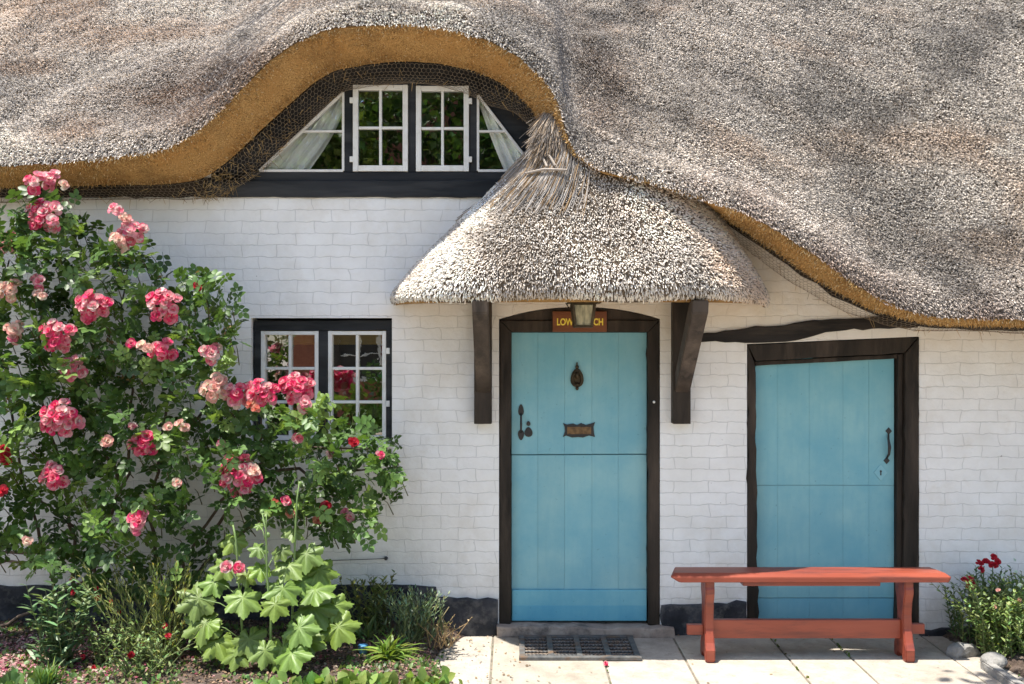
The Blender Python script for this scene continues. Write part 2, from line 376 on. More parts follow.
def bed_z(X, Y):
    # left bed edge wanders in front of the plinth
    edge = -.30+.10*np.sin(Y*5+1)+.12*(fbm(X*2+5, Y*3)-.5)-.28*np.clip((-Y-.55)/.6, 0, 1)*0
    e = np.clip((edge-X)/.28, 0, 1); e = e*e*(3-2*e)
    f = np.clip((Y+1.9)/.3, 0, 1)
    return -.02+(.11*e+.05*(fbm(X*6, Y*6)-.5)*np.clip(e*2, 0, 1))*f
V, L, C = grid_mesh(-5.2, .0, -1.95, .02, 150, 60, bed_z)
link('flower_bed', np_mesh('flower_bed', V, L, C, np.ones((len(V), 3)), True), M['soil'], kind='structure')
def bed2_z(X, Y):
    ex = 2.80+.22*Y*-1*0+np.interp(-Y, [0, .3, .6, 1.0, 1.4], [2.72, 2.76, 2.80, 2.86, 2.9])-2.80
    e = np.clip((X-ex)/.12, 0, 1); f = np.clip((Y+1.5)/.2, 0, 1)
    return -.02+(.07*e+.03*(fbm(X*7+9, Y*7)-.5)*e)*f
V, L, C = grid_mesh(2.6, 5.2, -1.5, .02, 80, 50, bed2_z)
link('flower_bed', np_mesh('flower_bed', V, L, C, np.ones((len(V), 3)), True), M['soil'], kind='structure')

# ------------------------------------------------------------------ the cottage
COT = empty('thatched_cottage', (0, 0, 0), label='whitewashed brick cottage under a thick thatched roof with blue doors', cat='cottage')
# --- roof edge curves (pixels -> points at their own depths)
EP = np.array([(-620,168,-620,189),(-300,168,-300,189),(-40,167,-40,188),(0,167,0,188),(60,163,60,186),(120,157,120,185),(165,150,172,184),(195,134,205,178),(222,110,232,158),(246,85,255,136),
 (272,60,283,110),(300,41,312,84),(330,30,335,70),(370,26,370,64),(410,25,405,61),(450,30,440,63),(490,42,475,71),(520,58,500,82),(545,80,520,97),(557,100,535,113),(563,124,541,130),
 (570,143,556,150),(581,159,576,161),(601,172,600,171),(633,180,633,178),(664,187,664,185),(688,196,690,195),(704,200,706,200),(714,204,711,208),(740,211,732,222),(780,233,768,246),(820,259,806,273),
 (850,281,838,292),(880,300,870,308),(910,312,905,318),(940,318,935,323),(1024,320,1024,325),(1100,322,1100,327),(1400,322,1400,327),(1660,322,1660,327)], float)
s = np.r_[0, np.cumsum(np.hypot(np.diff(EP[:, 0]), np.diff(EP[:, 1])))]
ss = np.arange(0, s[-1], 3.0); E = np.stack([np.interp(ss, s, EP[:, k]) for k in range(4)], 1)
k = np.hanning(11)[1:-1]; k /= k.sum(); pad = len(k)//2
E = np.stack([np.convolve(np.pad(E[:, c], pad, mode='edge'), k, 'valid') for c in range(4)], 1)
lipy = np.interp(E[:, 0], [-700, 520, 560, 600, 700, 760, 1000, 1700], [-.5, -.5, -.53, -.62, -.64, -.66, -.70, -.70])
iny = lipy+.28
def toW(px, py, y):
    d = y-CAMY; return np.stack([(px-512)/F*d, y, CAMZ-(py-342)/F*d], -1)
LIP = toW(E[:, 0], E[:, 1], lipy); INN = toW(E[:, 2], E[:, 3], iny)
al = np.r_[0, np.cumsum(np.linalg.norm(np.diff(LIP, axis=0), axis=1))]; ALEN = al[-1]
Z0 = LIP[0, 2]
def roof(a, t, und=True):
    """a: arc length along the eave, t: run into the roof; returns points"""
    a = np.asarray(a, float); t = np.asarray(t, float)
    X = np.interp(a, al, LIP[:, 0]); Y = np.interp(a, al, LIP[:, 1]); Z = np.interp(a, al, LIP[:, 2])
    fall = np.exp(-(t/1.35)**2)
    # higher up the columns straighten out towards an even spacing
    Xm = LIP[0, 0]+(LIP[-1, 0]-LIP[0, 0])*a/ALEN
    w = 1-np.exp(-(t/2.6)**2); Xo = X*(1-w)+Xm*w
    z = Z0+(Z-Z0)*fall+1.05*t+.05*(1-(1-np.clip(t/.13, 0, 1))**2)-.05*0
    y = Y+t-.035*np.sin(np.clip(t/.16, 0, 1)*PI)
    if und:
        u = (fbm(Xo*1.7+3, (y+z)*1.3)-.5)*.11*np.clip(t/.3, .15, 1)+(fbm(Xo*7, (y+z)*5)-.5)*.035
        z = z+u*.7; y = y-u*.7
    return np.stack([Xo, y, z], -1)
def roof_nd(a, t):
    e = .02; p = roof(a, t); pa = roof(a+e, t)-roof(a-e, t); pt = roof(a, t+e)-roof(a, np.maximum(t-e, 0))
    n = np.cross(pa, pt); area = np.linalg.norm(n, axis=-1); n = nrm(n); n = np.where(n[:, 1:2] > .25, -n, n)
    g = np.array([0, 0, -1.0]); dn = nrm(g-(n@g)[:, None]*n); return p, n, dn, area
TR = 3.7
ta = np.r_[np.linspace(0, .16, 6), np.linspace(.2, TR, 60)]; aa = np.linspace(0, ALEN, 420)
A, T = np.meshgrid(aa, ta); V = roof(A, T).reshape(-1, 3); na = len(aa); nt_ = len(ta)
back = V.reshape(nt_, na, 3)[-1].copy(); bk = back.copy(); bk[:, 1] += TR+.6; bk[:, 2] -= TR*1.08
V = np.concatenate([V, bk]); i = np.arange(nt_)[:, None]*na+np.arange(na-1)[None]
q = np.stack([i, i+1, i+na+1, i+na], -1).reshape(-1)
ROOF = link('roof', np_mesh('roof', V, q, np.full(len(q)//4, 4), np.ones((len(V), 3)), True), M['thatch'], COT, label='grey weathered thatch sweeping over the eyebrow window')
order0 = np.argsort(LIP[:, 0])
def reed_cols(p, n_, bright=1.0, seed=0):
    X, Y, Z = p[:, 0], p[:, 1], p[:, 2]; v = Y+Z
    big = fbm(X*.8+4+seed, v*.9+2); brn = np.clip((fbm(X*1.5+40+seed, v*1.8)-.5)*4.0, 0, 1); drk = np.clip((fbm(X*2.3+80, v*1.9+30+seed)-.52)*5, 0, 1)
    c = np.outer(.74+.44*(big-.5)-.13*np.clip((X-.3)/2, 0, 1), np.array([1.06, .965, .85]))
    c = c*(1-.48*brn[:, None])+np.array([.52, .35, .22])*.48*brn[:, None]
    c = c*(1-.38*drk[:, None])
    wet = np.exp(-((X+1.75)/.55)**2-((Z-3.42)/.28)**2)*(.4+.9*fbm(X*5, Z*5+9)); wet = np.clip(wet+.7*np.exp(-((X-.55)/.25)**2-((Z-3.5)/.5)**2)*fbm(X*4, Z*4), 0, .6)
    c = c*(1-wet[:, None]*np.array([.75, .9, 1.0]))
    if seed == 0:   # reeds darker and browner along the low eave
        ez = np.interp(X, LIP[order0, 0], LIP[order0, 2]); lowd = np.exp(-np.clip(Z-ez, 0, 9)/.17)*np.clip((X-.8)/.5, 0, 1)*fbm(X*4+3, Z*5)*.85
        c = c*(1-lowd[:, None]*np.array([.78, .95, 1.0]))
    r = RNG.random(n_); c = c*(np.where(r < .2, .46, .78+.40*r))[:, None]
    return np.clip(c*bright, .02, .92)
def reeds(p, n, dn, lo=.020, hi=.042, r=(.0027, .0048), tilt=.45, bright=1.0, seed=0, col=None, jit=.19):
    N = len(p); d = nrm(dn*.8+n*tilt+RNG.normal(0, jit, (N, 3)))
    ln = RNG.uniform(lo, hi, N)[:, None]; rr = RNG.uniform(r[0], r[1], N)
    P0 = p-d*ln*.55-n*.004; P1 = p+d*ln*.45+n*RNG.uniform(0, .012, N)[:, None]
    c = reed_cols(p, N, bright, seed) if col is None else col
    return prisms(P0, P1, rr, rr*.8, c)
def sample_roof(n, t0, t1, p=1.0):
    a = RNG.random(n)*ALEN; t = t0+(t1-t0)*RNG.random(n)**p
    pos, nn, dn, ar = roof_nd(a, t); keep = RNG.random(n) < np.clip(ar/np.percentile(ar, 97), 0, 1)
    return pos[keep], nn[keep], dn[keep]
pos, nn, dn = sample_roof(1300000, -.0, 2.35)
inview = (np.abs(pos[:, 0])/(pos[:, 1]-CAMY) < .56) & ((pos[:, 2]-CAMZ)/(pos[:, 1]-CAMY) < .38)
keep = inview | (RNG.random(len(pos)) < .35)
pos, nn, dn = pos[keep], nn[keep], dn[keep]
V, L, C, K = reeds(pos, nn, dn)
link('reed_coat', np_mesh('reed_coat', V, L, C, K), M['reed'], ROOF, kind='stuff')
print('reeds', len(pos))
# --- cut underside of the eave (lip -> inner edge -> back to the wall)
U = len(LIP); rows = []
mid = lambda k, bulge: LIP*(1-k)+INN*k+np.array([0, -bulge, -bulge])
rows = [LIP+np.array([0, .02, .03]), LIP, mid(.33, .012), mid(.66, .014), INN]
in2 = INN.copy(); in2[:, 1] += .05; in2[:, 2] += .03
in3 = INN.copy(); in3[:, 1] = .03; in3[:, 2] += .14
rows += [in2, in3]
V = np.concatenate(rows); V = V+((fbm(V[:, 0]*9, V[:, 2]*9+V[:, 1]*7)-.5)*.02)[:, None]*np.array([0, -.7, -.7])
i = np.arange(len(rows)-1)[:, None]*U+np.arange(U-1)[None]; q = np.stack([i, i+U, i+U+1, i+1], -1).reshape(-1)
CUT = link('eave_underside', np_mesh('eave_underside', V, q, np.full(len(q)//4, 4), np.ones((len(V), 3)), True), M['cut'], ROOF)
# short golden reed ends poking from the cut face
n = 42000; a = RNG.random(n)*(U-1.001); k = RNG.random(n)*.97; i0 = a.astype(int); f = (a-i0)[:, None]
lp = LIP[i0]*(1-f)+LIP[i0+1]*f; ip = INN[i0]*(1-f)+INN[i0+1]*f; p = lp*(1-k[:, None])+ip*k[:, None]
tg = nrm(LIP[i0+1]-LIP[i0]); fn = nrm(np.cross(tg, ip-lp)); fn = np.where((fn[:, 1:2] > 0), -fn, fn)
sel = (p[:, 0] > -4) & (p[:, 0] < 4.2); p, fn, lp, ip = p[sel], fn[sel], lp[sel], ip[sel]
d = nrm(fn+nrm(lp-ip)*.35+RNG.normal(0, .35, p.shape)); ln = RNG.uniform(.008, .032, len(p))[:, None]
rc = RNG.random(len(p)); c = np.array([.64, .41, .17])*(.4+1.0*rc)[:, None]; c[rc > .91] = (.80, .66, .42)
V, L, C, K = prisms(p-d*.004, p+d*ln, .0022, .0014, np.clip(c, 0, 1))
link('cut_reeds', np_mesh('cut_reeds', V, L, C, K), M['reed'], ROOF, kind='stuff')
# --- wire netting
def hexnet(u0, u1, v0, v1, s):
    """edges of a hex lattice in a (u, v) rectangle, cell side s"""
    w = s*math.sqrt(3); nu = int((u1-u0)/w)+2; nv = int((v1-v0)/(1.5*s))+2
    ii, jj = np.meshgrid(np.arange(nu), np.arange(nv)); cx = u0+w*(ii+.5*(jj % 2)); cy = v0+1.5*s*jj
    ang = [PI/2, PI/6, -PI/6, -PI/2]
    pt = [np.stack([cx+s*math.cos(t), cy+s*math.sin(t)], -1).reshape(-1, 2) for t in ang]
    e = np.concatenate([np.stack([pt[k], pt[k+1]], 1) for k in range(3)])
    m = e.mean(1); ok = (m[:, 0] > u0) & (m[:, 0] < u1) & (m[:, 1] > v0) & (m[:, 1] < v1)
    return e[ok]
a0 = np.interp(W(60, 0, 0).x, LIP[:, 0], al) if False else al[np.argmin(np.abs(E[:, 0]+60))]
a1 = al[np.argmin(np.abs(E[:, 0]-560))]; a2 = al[np.argmin(np.abs(E[:, 0]-1110))]
e = np.concatenate([hexnet(a0, a1, .0, 2.3, .0165), hexnet(a1, a2, .0, 2.3, .0165)])
def netpt(q):
    t = q[:, 1]/1.45; p, n_, d_, _ = roof_nd(q[:, 0], np.clip(t, 0, None)); return p+n_*.026
e[:, :, 0] += RNG.normal(0, .0015, e.shape[:2])
P0 = netpt(e[:, 0]); P1 = netpt(e[:, 1])
V, L, C, K = prisms(P0, P1, .0013, .0013, np.ones((len(P0), 3)), cap=False)
link('wire_netting', np_mesh('wire_netting', V, L, C, K), M['wire'], ROOF)
# netting that closes the gap between the cut face and the wall
ai = np.r_[0, np.cumsum(np.linalg.norm(np.diff(INN, axis=0), axis=1))]
tg = np.gradient(INN, axis=0); tl = np.hypot(tg[:, 0], tg[:, 2]); nx, nz = tg[:, 2]/tl, -tg[:, 0]/tl
kk = np.ones(25)/25; sm = lambda x: np.convolve(np.pad(x, 12, mode='edge'), kk, 'valid')
nx, nz = sm(nx), sm(nz)
drop = np.interp(E[:, 0], [-700, 150, 230, 330, 430, 520, 545, 570, 720, 800, 1700], [.06, .06, .13, .085, .085, .12, .06, .02, .022, .025, .022])
TGT = INN.copy(); TGT[:, 0] += nx*drop; TGT[:, 2] += nz*drop; TGT[:, 1] = -.02
b0 = ai[np.argmin(np.abs(E[:, 2]+120))]; b1 = ai[np.argmin(np.abs(E[:, 2]-556))]; b2 = ai[np.argmin(np.abs(E[:, 2]-712))]; b3 = ai[np.argmin(np.abs(E[:, 2]-1110))]
e = np.concatenate([hexnet(b0, b1, 0, .26, .0165), hexnet(b2, b3, 0, .2, .0165)])
def netpt2(q):
    w = np.clip(q[:, 1]/.25, 0, 1.0)[:, None]
    ip = np.stack([np.interp(q[:, 0], ai, INN[:, c]) for c in range(3)], -1); tp = np.stack([np.interp(q[:, 0], ai, TGT[:, c]) for c in range(3)], -1)
    p = ip*(1-w)+tp*w; sag = .03*np.sin(w*PI)*(.4+1.2*fbm(q[:, 0]*3, q[:, 0]*0)[:, None]); p[:, 2:3] -= sag; return p
P0 = netpt2(e[:, 0]); P1 = netpt2(e[:, 1])
V, L, C, K = prisms(P0, P1, .0011, .0011, np.ones((len(P0), 3)), cap=False)
link('wire_netting', np_mesh('wire_netting', V, L, C, K), M['darkwire'], ROOF)
# straw caught in the netting
n = 420; a = np.concatenate([RNG.uniform(b0, b1, 170), RNG.normal(ai[np.argmin(np.abs(E[:, 2]-212))], .10, 130), RNG.normal(ai[np.argmin(np.abs(E[:, 2]-255))], .14, 80), RNG.uniform(b2, b3, 40)])
w = RNG.random(n)*.26; p = netpt2(np.stack([a, w], -1)); d = nrm(RNG.normal(0, 1, (n, 3))+np.array([.3, -.1, -.7])); ln = RNG.uniform(.02, .075, n)[:, None]
c = np.array([.34, .23, .10])*RNG.uniform(.4, 1.6, n)[:, None]
V, L, C, K = prisms(p, p+d*ln, .0017, .0009, c); link('loose_straw', np_mesh('loose_straw', V, L, C, K), M['sprig'], ROOF, kind='stuff')

# --- walls
LX = lambda px: (px-512)/F*6.6
LZ = lambda py: CAMZ-(py-342)/F*6.6
order = np.argsort(INN[:, 0]);
def in_z(x):   # z of the roof's inner edge above x at the wall
    return float(np.interp(x, INN[order, 0], INN[order, 2]))
def walltop(x):
    z = in_z(x)+.10
    if LX(211) < x < LX(560): z = min(z, LZ(197))
    return z
D1 = (LX(499), LX(660)); D2 = (LX(747), LX(919)); WN = (LX(251), LX(392), LZ(442), LZ(318))
def arch(x):
    u = (x-LX(580))/(LX(660)-LX(580)); return LZ(307)-(LZ(307)-LZ(319))*min(1, abs(u))**2.2
def top2(x): return LZ(344)+(LZ(336.5)-LZ(344))*(x-D2[0])/(D2[1]-D2[0])
cuts = set(np.round(np.arange(-5, 5.001, .1), 4).tolist())
for x in (D1[0], D1[1], D2[0], D2[1], WN[0], WN[1], LX(211), LX(211)-.001, LX(560)): cuts.add(round(x, 4))
for u in np.linspace(D1[0], D1[1], 17): cuts.add(round(float(u), 4))
cuts = sorted(cuts); mb = MB()
def quadcol(x0, x1, lo, hi):
    nrow = max(1, int((hi(x0)-lo(x0))/.2))
    for r in range(nrow):
        a = r/nrow; b = (r+1)/nrow
        z = lambda x, k: lo(x)+(hi(x)-lo(x))*k
        mb.add([(x0, 0, z(x0, a)), (x1, 0, z(x1, a)), (x1, 0, z(x1, b)), (x0, 0, z(x0, b))], [(0, 1, 2, 3)])
for x0, x1 in zip(cuts[:-1], cuts[1:]):
    if x1-x0 < 1e-5: continue
    xm = (x0+x1)/2; zl = lambda x: -.05; tp = walltop
    if LX(211) < xm < LX(560): tp = lambda x: min(LZ(197), in_z(xm)+.1)
    if D1[0] < xm < D1[1]: quadcol(x0, x1, arch, tp)
    elif D2[0] < xm < D2[1]: quadcol(x0, x1, top2, tp)
    elif WN[0] < xm < WN[1]: quadcol(x0, x1, zl, lambda x: WN[2]); quadcol(x0, x1, lambda x: WN[3], tp)
    else: quadcol(x0, x1, zl, tp)
def reveal(poly, depth=.16):
    for a, b in zip(poly[:-1], poly[1:]):
        mb.add([(a[0], 0, a[1]), (b[0], 0, b[1]), (b[0], depth, b[1]), (a[0], depth, a[1])], [(0, 1, 2, 3)])
reveal([(D1[0], -.05)]+[(x, arch(x)) for x in np.linspace(D1[0], D1[1], 17)]+[(D1[1], -.05)])
reveal([(D2[0], -.05), (D2[0], top2(D2[0])), (D2[1], top2(D2[1])), (D2[1], -.05)])
reveal([(WN[0], WN[2]), (WN[0], WN[3]), (WN[1], WN[3]), (WN[1], WN[2]), (WN[0], WN[2])])
# gable ends and back so that the house is closed
for x in (-5.0, 5.0):
    zt = walltop(x)
    mb.add([(x, 0, -.05), (x, 0, zt), (x, 3.1, zt+3.2), (x, 6.6, zt), (x, 6.6, -.05)], [(0, 1, 2, 3, 4)])
mb.add([(-5, 6.6, -.05), (5, 6.6, -.05), (5, 6.6, 3.2), (-5, 6.6, 3.2)], [(0, 1, 2, 3)])
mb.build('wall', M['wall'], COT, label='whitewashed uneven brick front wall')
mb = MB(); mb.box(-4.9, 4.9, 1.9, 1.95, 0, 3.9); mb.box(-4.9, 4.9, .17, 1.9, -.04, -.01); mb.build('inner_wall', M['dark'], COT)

# --- plinth (black painted footing, stepped)
def pl(poly, y0=-.035, seed=0):
    MB().prism([XZ(*p) for p in poly], y0, .02, jit=.005, step=.06, b=.012, seed=seed).build('plinth', M['plinth'], COT)
pl([(-320, 650), (498, 650), (498, 599), (437, 597), (436, 587), (430, 585), (-320, 585)], seed=1)
pl([(661, 650), (746, 650), (746, 602), (661, 605)], -.03, 2)
pl([(920, 650), (1300, 650), (1300, 627), (985, 626), (920, 629)], -.04, 3)
mb = MB()
mb.prism([XZ(-600, 197.5), XZ(213, 197.5), XZ(213, 178), XZ(-600, 178)], -.012, .05, jit=.004, b=.006, seed=14)
mb.build('dark_gap_strip', M['timber_h'], COT)  # black strip standing in for the dark gap between eave and wall
ks = [i for i in range(0, U, 6) if 700 < E[i, 2] < 1300]
mb = MB(); mb.prism([XZ(E[i, 2], E[i, 3]+6) for i in ks]+[XZ(E[i, 2], E[i, 3]-9) for i in ks[::-1]], -.010, .05, jit=.004, b=.005, seed=15); mb.build('dark_gap_strip', M['timber_h'], COT)  # dark band along the eave curve, painting in the shaded gap below it
# --- dormer: tarred boarding, posts, sill beam
dz = lambda py: LZ(py)
top = [(x, z) for x, y, z in INN[(E[:, 2] > 212) & (E[:, 2] < 552)]]
poly = [XZ(211, 173), *[(x, z+.10) for x, z in top[::6]], XZ(556, 173)]
mb = MB()
def tri_hole_board():
    # boarding built round the window openings as upright strips
    xs = sorted(set([LX(p) for p in (211, 256, 345, 351, 410, 414, 471, 476, 540, 556)]+list(np.arange(LX(211), LX(556), .05).round(4))))
    tz = lambda x: float(np.interp(x, [p[0] for p in top], [p[1] for p in top]))+.09
    op = [(LX(353), LX(408), LZ(171), LZ(85), LZ(85)), (LX(416), LX(469), LZ(171), LZ(86), LZ(86))]
    for a, b in zip(xs[:-1], xs[1:]):
        m = (a+b)/2; lo0 = LZ(172); segs = None
        if LX(256) < m < LX(345):
            h = lambda x: LZ(171)+(LZ(90)-LZ(171))*(x-LX(256))/(LX(345)-LX(256))
        elif LX(476) < m < LX(540):
            h = lambda x: LZ(171)+(LZ(92)-LZ(171))*(LX(540)-x)/(LX(540)-LX(476))
        elif LX(351) < m < LX(410): h = lambda x: LZ(84)
        elif LX(414) < m < LX(471): h = lambda x: LZ(84)
        else: h = lambda x: lo0
        ha, hb = min(h(a), tz(a)-.02), min(h(b), tz(b)-.02)
        for (y0, rev) in ((.03, True),):
            mb.add([(a, y0, ha), (b, y0, hb), (b, y0, tz(b)), (a, y0, tz(a)), (a, .09, ha), (b, .09, hb)], [(0, 1, 2, 3), (0, 4, 5, 1)])
tri_hole_board()
DOR = mb.build('dormer', M['board'], COT, label='black boarded eyebrow dormer')
mb = MB()
mb.prism([XZ(208, 197.5), XZ(560, 197.5), XZ(560, 181), XZ(208, 181)], -.02, .06, jit=.002, b=.006, seed=4)
mb.prism([XZ(238, 181.4), XZ(560, 181.4), XZ(560, 172.2), XZ(246, 172.2)], -.004, .06, jit=.0015, b=.004, seed=5)
mb.build('sill', M['board'], DOR)
mb = MB()
for xa, xb, yt in ((343.5, 352.5, 82), (408.5, 415.5, 76), (469.5, 477.5, 84)):
    mb.prism([XZ(xa, 172), XZ(xb, 172), XZ(xb, yt), XZ(xa, yt)], .006, .06, jit=.0012, b=.004, seed=int(xa))
mb.prism([XZ(338, 84.5), XZ(480, 85), XZ(470, 76), XZ(348, 76)], .010, .06, jit=.002, b=.004, seed=9)
mb.build('post', M['board'], DOR)

def bars(mb, x0, x1, z0, z1, y0, y1, w, cols=2, rows=2, mw=None):
    """casement: stiles, rails, glazing bars"""
    mw = mw or w*.55
    mb.box(x0, x0+w, y0, y1, z0, z1, b=.004); mb.box(x1-w, x1, y0, y1, z0, z1, b=.004)
    mb.box(x0+w, x1-w, y0+.001, y1, z1-w, z1-.001, b=.004); mb.box(x0+w, x1-w, y0+.001, y1, z0+.001, z0+w*1.15, b=.004)
    for k in range(1, cols):
        x = x0+w+(x1-x0-2*w)*k/cols; mb.box(x-mw/2, x+mw/2, y0+.005, y1-.004, z0+w*1.15, z1-w, b=.003)
    for k in range(1, rows):
        z = z0+w*1.15+(z1-z0-2.15*w)*k/rows; mb.box(x0+w, x1-w, y0+.008, y1-.002, z-mw/2, z+mw/2, b=.003)
def pane(x0, x1, z0, z1, y, parent, g='glass'):
    mb = MB(); mb.add([(x0, y, z0), (x1, y, z0), (x1, y, z1), (x0, y, z1)], [(0, 1, 2, 3)]); return mb.build('pane', M[g], parent)
for xa, xb, ya, yb, side in ((353, 408, 85, 171.6, -1), (416, 469, 86, 171.6, 1)):
    mb = MB(); x0, x1, z0, z1 = LX(xa), LX(xb), LZ(yb), LZ(ya)
    bars(mb, x0, x1, z0, z1, -.012, .04, .034, 2, 2, .017)
    for hz in (.14, .82):
        z = z0+(z1-z0)*hz; xh = x0-.008 if side < 0 else x1+.008
        mb.box(xh-.012, xh+.012, -.016, .004, z-.018, z+.018, b=.003)
    c = mb.build('casement', M['white'], DOR, label='white four-pane casement')
    pane(x0+.02, x1-.02, z0+.02, z1-.02, .012, DOR)
def bar2(mb, a, b, w, y0, y1):
    a = Vector(a); b = Vector(b); n = Vector((-(b-a).y, (b-a).x)).normalized()*w/2
    mb.prism([a-n, b-n, b+n, a+n], y0, y1, b=.003)
for P, tr in (((XZ(259, 170.6), XZ(343, 170.6), XZ(343, 92)), (131, 301.5, 343)), ((XZ(536, 170.6), XZ(478, 170.6), XZ(478, 95)), (131, 506, 478))):
    mb = MB(); A_, B_, C_ = P; y0 = .0
    bar2(mb, A_, B_, .017, y0, .035); bar2(mb, B_, C_, .016, y0+.001, .035); bar2(mb, C_, A_, .016, y0+.002, .035)
    bar2(mb, XZ(tr[1], tr[0]), XZ(tr[2], tr[0]), .014, y0+.003, .03)
    mb.build('side_light', M['white'], DOR, label='triangular white window')
    mb = MB(); mb.add([(A_[0], .02, A_[1]), (B_[0], .02, B_[1]), (C_[0], .02, C_[1])], [(0, 1, 2)]); mb.build('pane', M['glass'], DOR)
# --- lower window
mb = MB(); x0, x1, z0, z1 = WN
yF0, yF1 = .035, .12
mb.prism([XZ(253, 320.5), XZ(391, 320), XZ(391, 330), XZ(253, 330.5)], yF0, yF1, jit=.0018, b=.004, seed=1)
mb.prism([XZ(253, 441), XZ(259, 441), XZ(259, 330.5), XZ(253, 330.5)], yF0+.002, yF1, jit=.001, b=.004, seed=2)
mb.prism([XZ(317.5, 441), XZ(326.5, 441), XZ(326.5, 330.3), XZ(317.5, 330.3)], yF0+.004, yF1, jit=.001, b=.004, seed=3)
mb.prism([XZ(385.5, 441), XZ(391.5, 441), XZ(391.5, 330), XZ(385.5, 330)], yF0+.002, yF1, jit=.001, b=.004, seed=4)
WIN = mb.build('window', M['board'], COT, label='black framed window with two white casements')
for xa, xb in ((259.2, 317.3), (326.8, 385.3)):
    mb = MB(); bars(mb, LX(xa), LX(xb), LZ(441), LZ(330.8), yF0+.006, yF1-.02, .026, 2, 3, .018)
    if xa > 300:
        for py in (351, 404): mb.box(LX(385.4), LX(389), yF0-.004, yF0+.012, LZ(py+3), LZ(py-3), b=.002)
    mb.build('casement', M['white'], WIN); pane(LX(xa)+.02, LX(xb)-.02, LZ(440), LZ(332), yF0+.045, WIN, 'glass_low')
MB().box(WN[0]-.0, WN[1]+.0, .0-.03, .15, WN[2]-.03, WN[2]-.001, b=.006).build('sill', M['white'], WIN)
# --- doors
def jamb(mb, pts, y0, y1, seed, jit=.0025): mb.prism([XZ(*p) for p in pts], y0, y1, jit=jit, b=.006, seed=seed)
mb = MB()
jamb(mb, [(499.5, 626), (511, 626), (511.5, 332), (500, 321)], .0, .11, 1)
jamb(mb, [(648, 626), (659.5, 626), (659.5, 321), (648, 332)], .0, .11, 2)
jamb(mb, [(500.3, 320.5), (511.8, 332), (647.7, 332), (659.3, 320.5)], -.004, .11, 3, .0015)
ap = [(x, arch(x)-.004) for x in np.linspace(LX(500.5), LX(659), 15)]
mb.prism([XZ(500.5, 320), XZ(659, 320)]+ap[::-1], .008, .11, b=.004)
mb.build('door_frame', M['timber'], COT, label='black timber frame with arched head')
yD = .05
mb = MB(); seam = [511.6, 538, 565, 592.5, 619, 647.6]
rnd = random.Random(5)
for i in range(5):
    a, b = LX(seam[i])+(.0004 if i else 0), LX(seam[i+1])-(.0004 if i < 4 else 0)
    for (t0, t1) in ((332.5, 455.0-.4*i*.3), (456.2-.4*i*.3, 622.5)):
        t = rnd.uniform(.97, 1.02); mb.box(a, b, yD+rnd.uniform(-.001, .001), yD+.04, LZ(t1), LZ(t0), b=.0009, col=(t, t, t))
mb.box(LX(511.6), LX(647.6), yD+.02, yD+.036, LZ(622), LZ(333), col=(.7, .7, .7))
DOOR = mb.build('door', M['blue'], COT, label='pale blue split stable door with knocker and letter plate')
MB().box(LX(511.8), LX(647.4), yD-.022, yD-.002, LZ(622.3), LZ(591), b=.006, col=(.68, .92, 1.02)).box(LX(512.5), LX(646.9), yD-.0228, yD-.004, LZ(621.8), LZ(606.5), col=(.50, .83, 1.0), b=.003).build('kick_board', M['blue'], DOOR, label='deeper blue board across the door foot')
# knocker
mb = MB(); c = W(577, 377, yD)
def ring(mb, pts, r, y): mb.tube([(p[0], y, p[1]) for p in pts], r, 8)
mb.prism([(c.x+.042*sx*math.sin(t)*(1-.22*math.cos(t)), c.z-.005+.062*math.cos(t)) for sx in (1,) for t in np.linspace(0, 2*PI, 20, endpoint=False)], yD-.014, yD, b=.003)
mb.sph((c.x, yD-.012, c.z+.066), .013); mb.sph((c.x, yD-.01, c.z+.083), .008, sc=(.7, .7, 1.8)); mb.sph((c.x, yD-.012, c.z-.073), .011, sc=(1, 1, 1.2))
ring(mb, [(c.x+.030*math.sin(t), c.z-.012+.043*math.cos(t)) for t in np.linspace(.3, 2*PI-.3, 16)], .007, yD-.022)
mb.sph((c.x, yD-.026, c.z-.048), .013); mb.sph((c.x, yD-.022, c.z+.01), .018, sc=(.7, .6, 1.3))
mb.build('knocker', M['brass'], DOOR, smooth=True)
mb = MB(); q = [(563, 423), (567, 424.5), (573, 423.5), (577, 425), (581, 423), (586, 425), (591, 423.5), (595, 422), (593.5, 427), (594, 433), (595, 437), (589, 435.5), (583, 437.5), (578, 437), (572, 437.5), (566, 435.5), (563, 437), (565, 431), (564.5, 427)]
mb.prism([XZ(*p, y=yD) for p in q], yD-.008, yD, b=.003); mb.build('letter_plate', M['iron'], DOOR)
mb = MB(); mb.prism([XZ(567, 426.5, yD), XZ(591, 426.5, yD), XZ(591, 434, yD), XZ(567, 434, yD)], yD-.013, yD-.0085, b=.002); mb.build('letter_flap', M['copper'], DOOR)
mb = MB()
def leafplate(mb, px, py, w, h, y, up=1):
    c = W(px, py, y); mb.prism([(c.x+w*math.sin(t)*(1-.25*math.cos(t)*up), c.z+h*math.cos(t)) for t in np.linspace(0, 2*PI, 14, endpoint=False)], y-.006, y, b=.002)
leafplate(mb, 521, 410, .018, .038, yD); leafplate(mb, 521, 435, .020, .034, yD, -1)
a = W(521, 414, yD); b_ = W(521, 432, yD)
mb.tube([a+Vector((0, -.004, 0)), a+Vector((0, -.032, -.015)), a.lerp(b_, .5)+Vector((0, -.04, 0)), b_+Vector((0, -.032, .015)), b_+Vector((0, -.004, 0))], [.006, .007, .008, .007, .006], 8)
mb.build('handle', M['iron'], DOOR, smooth=False)
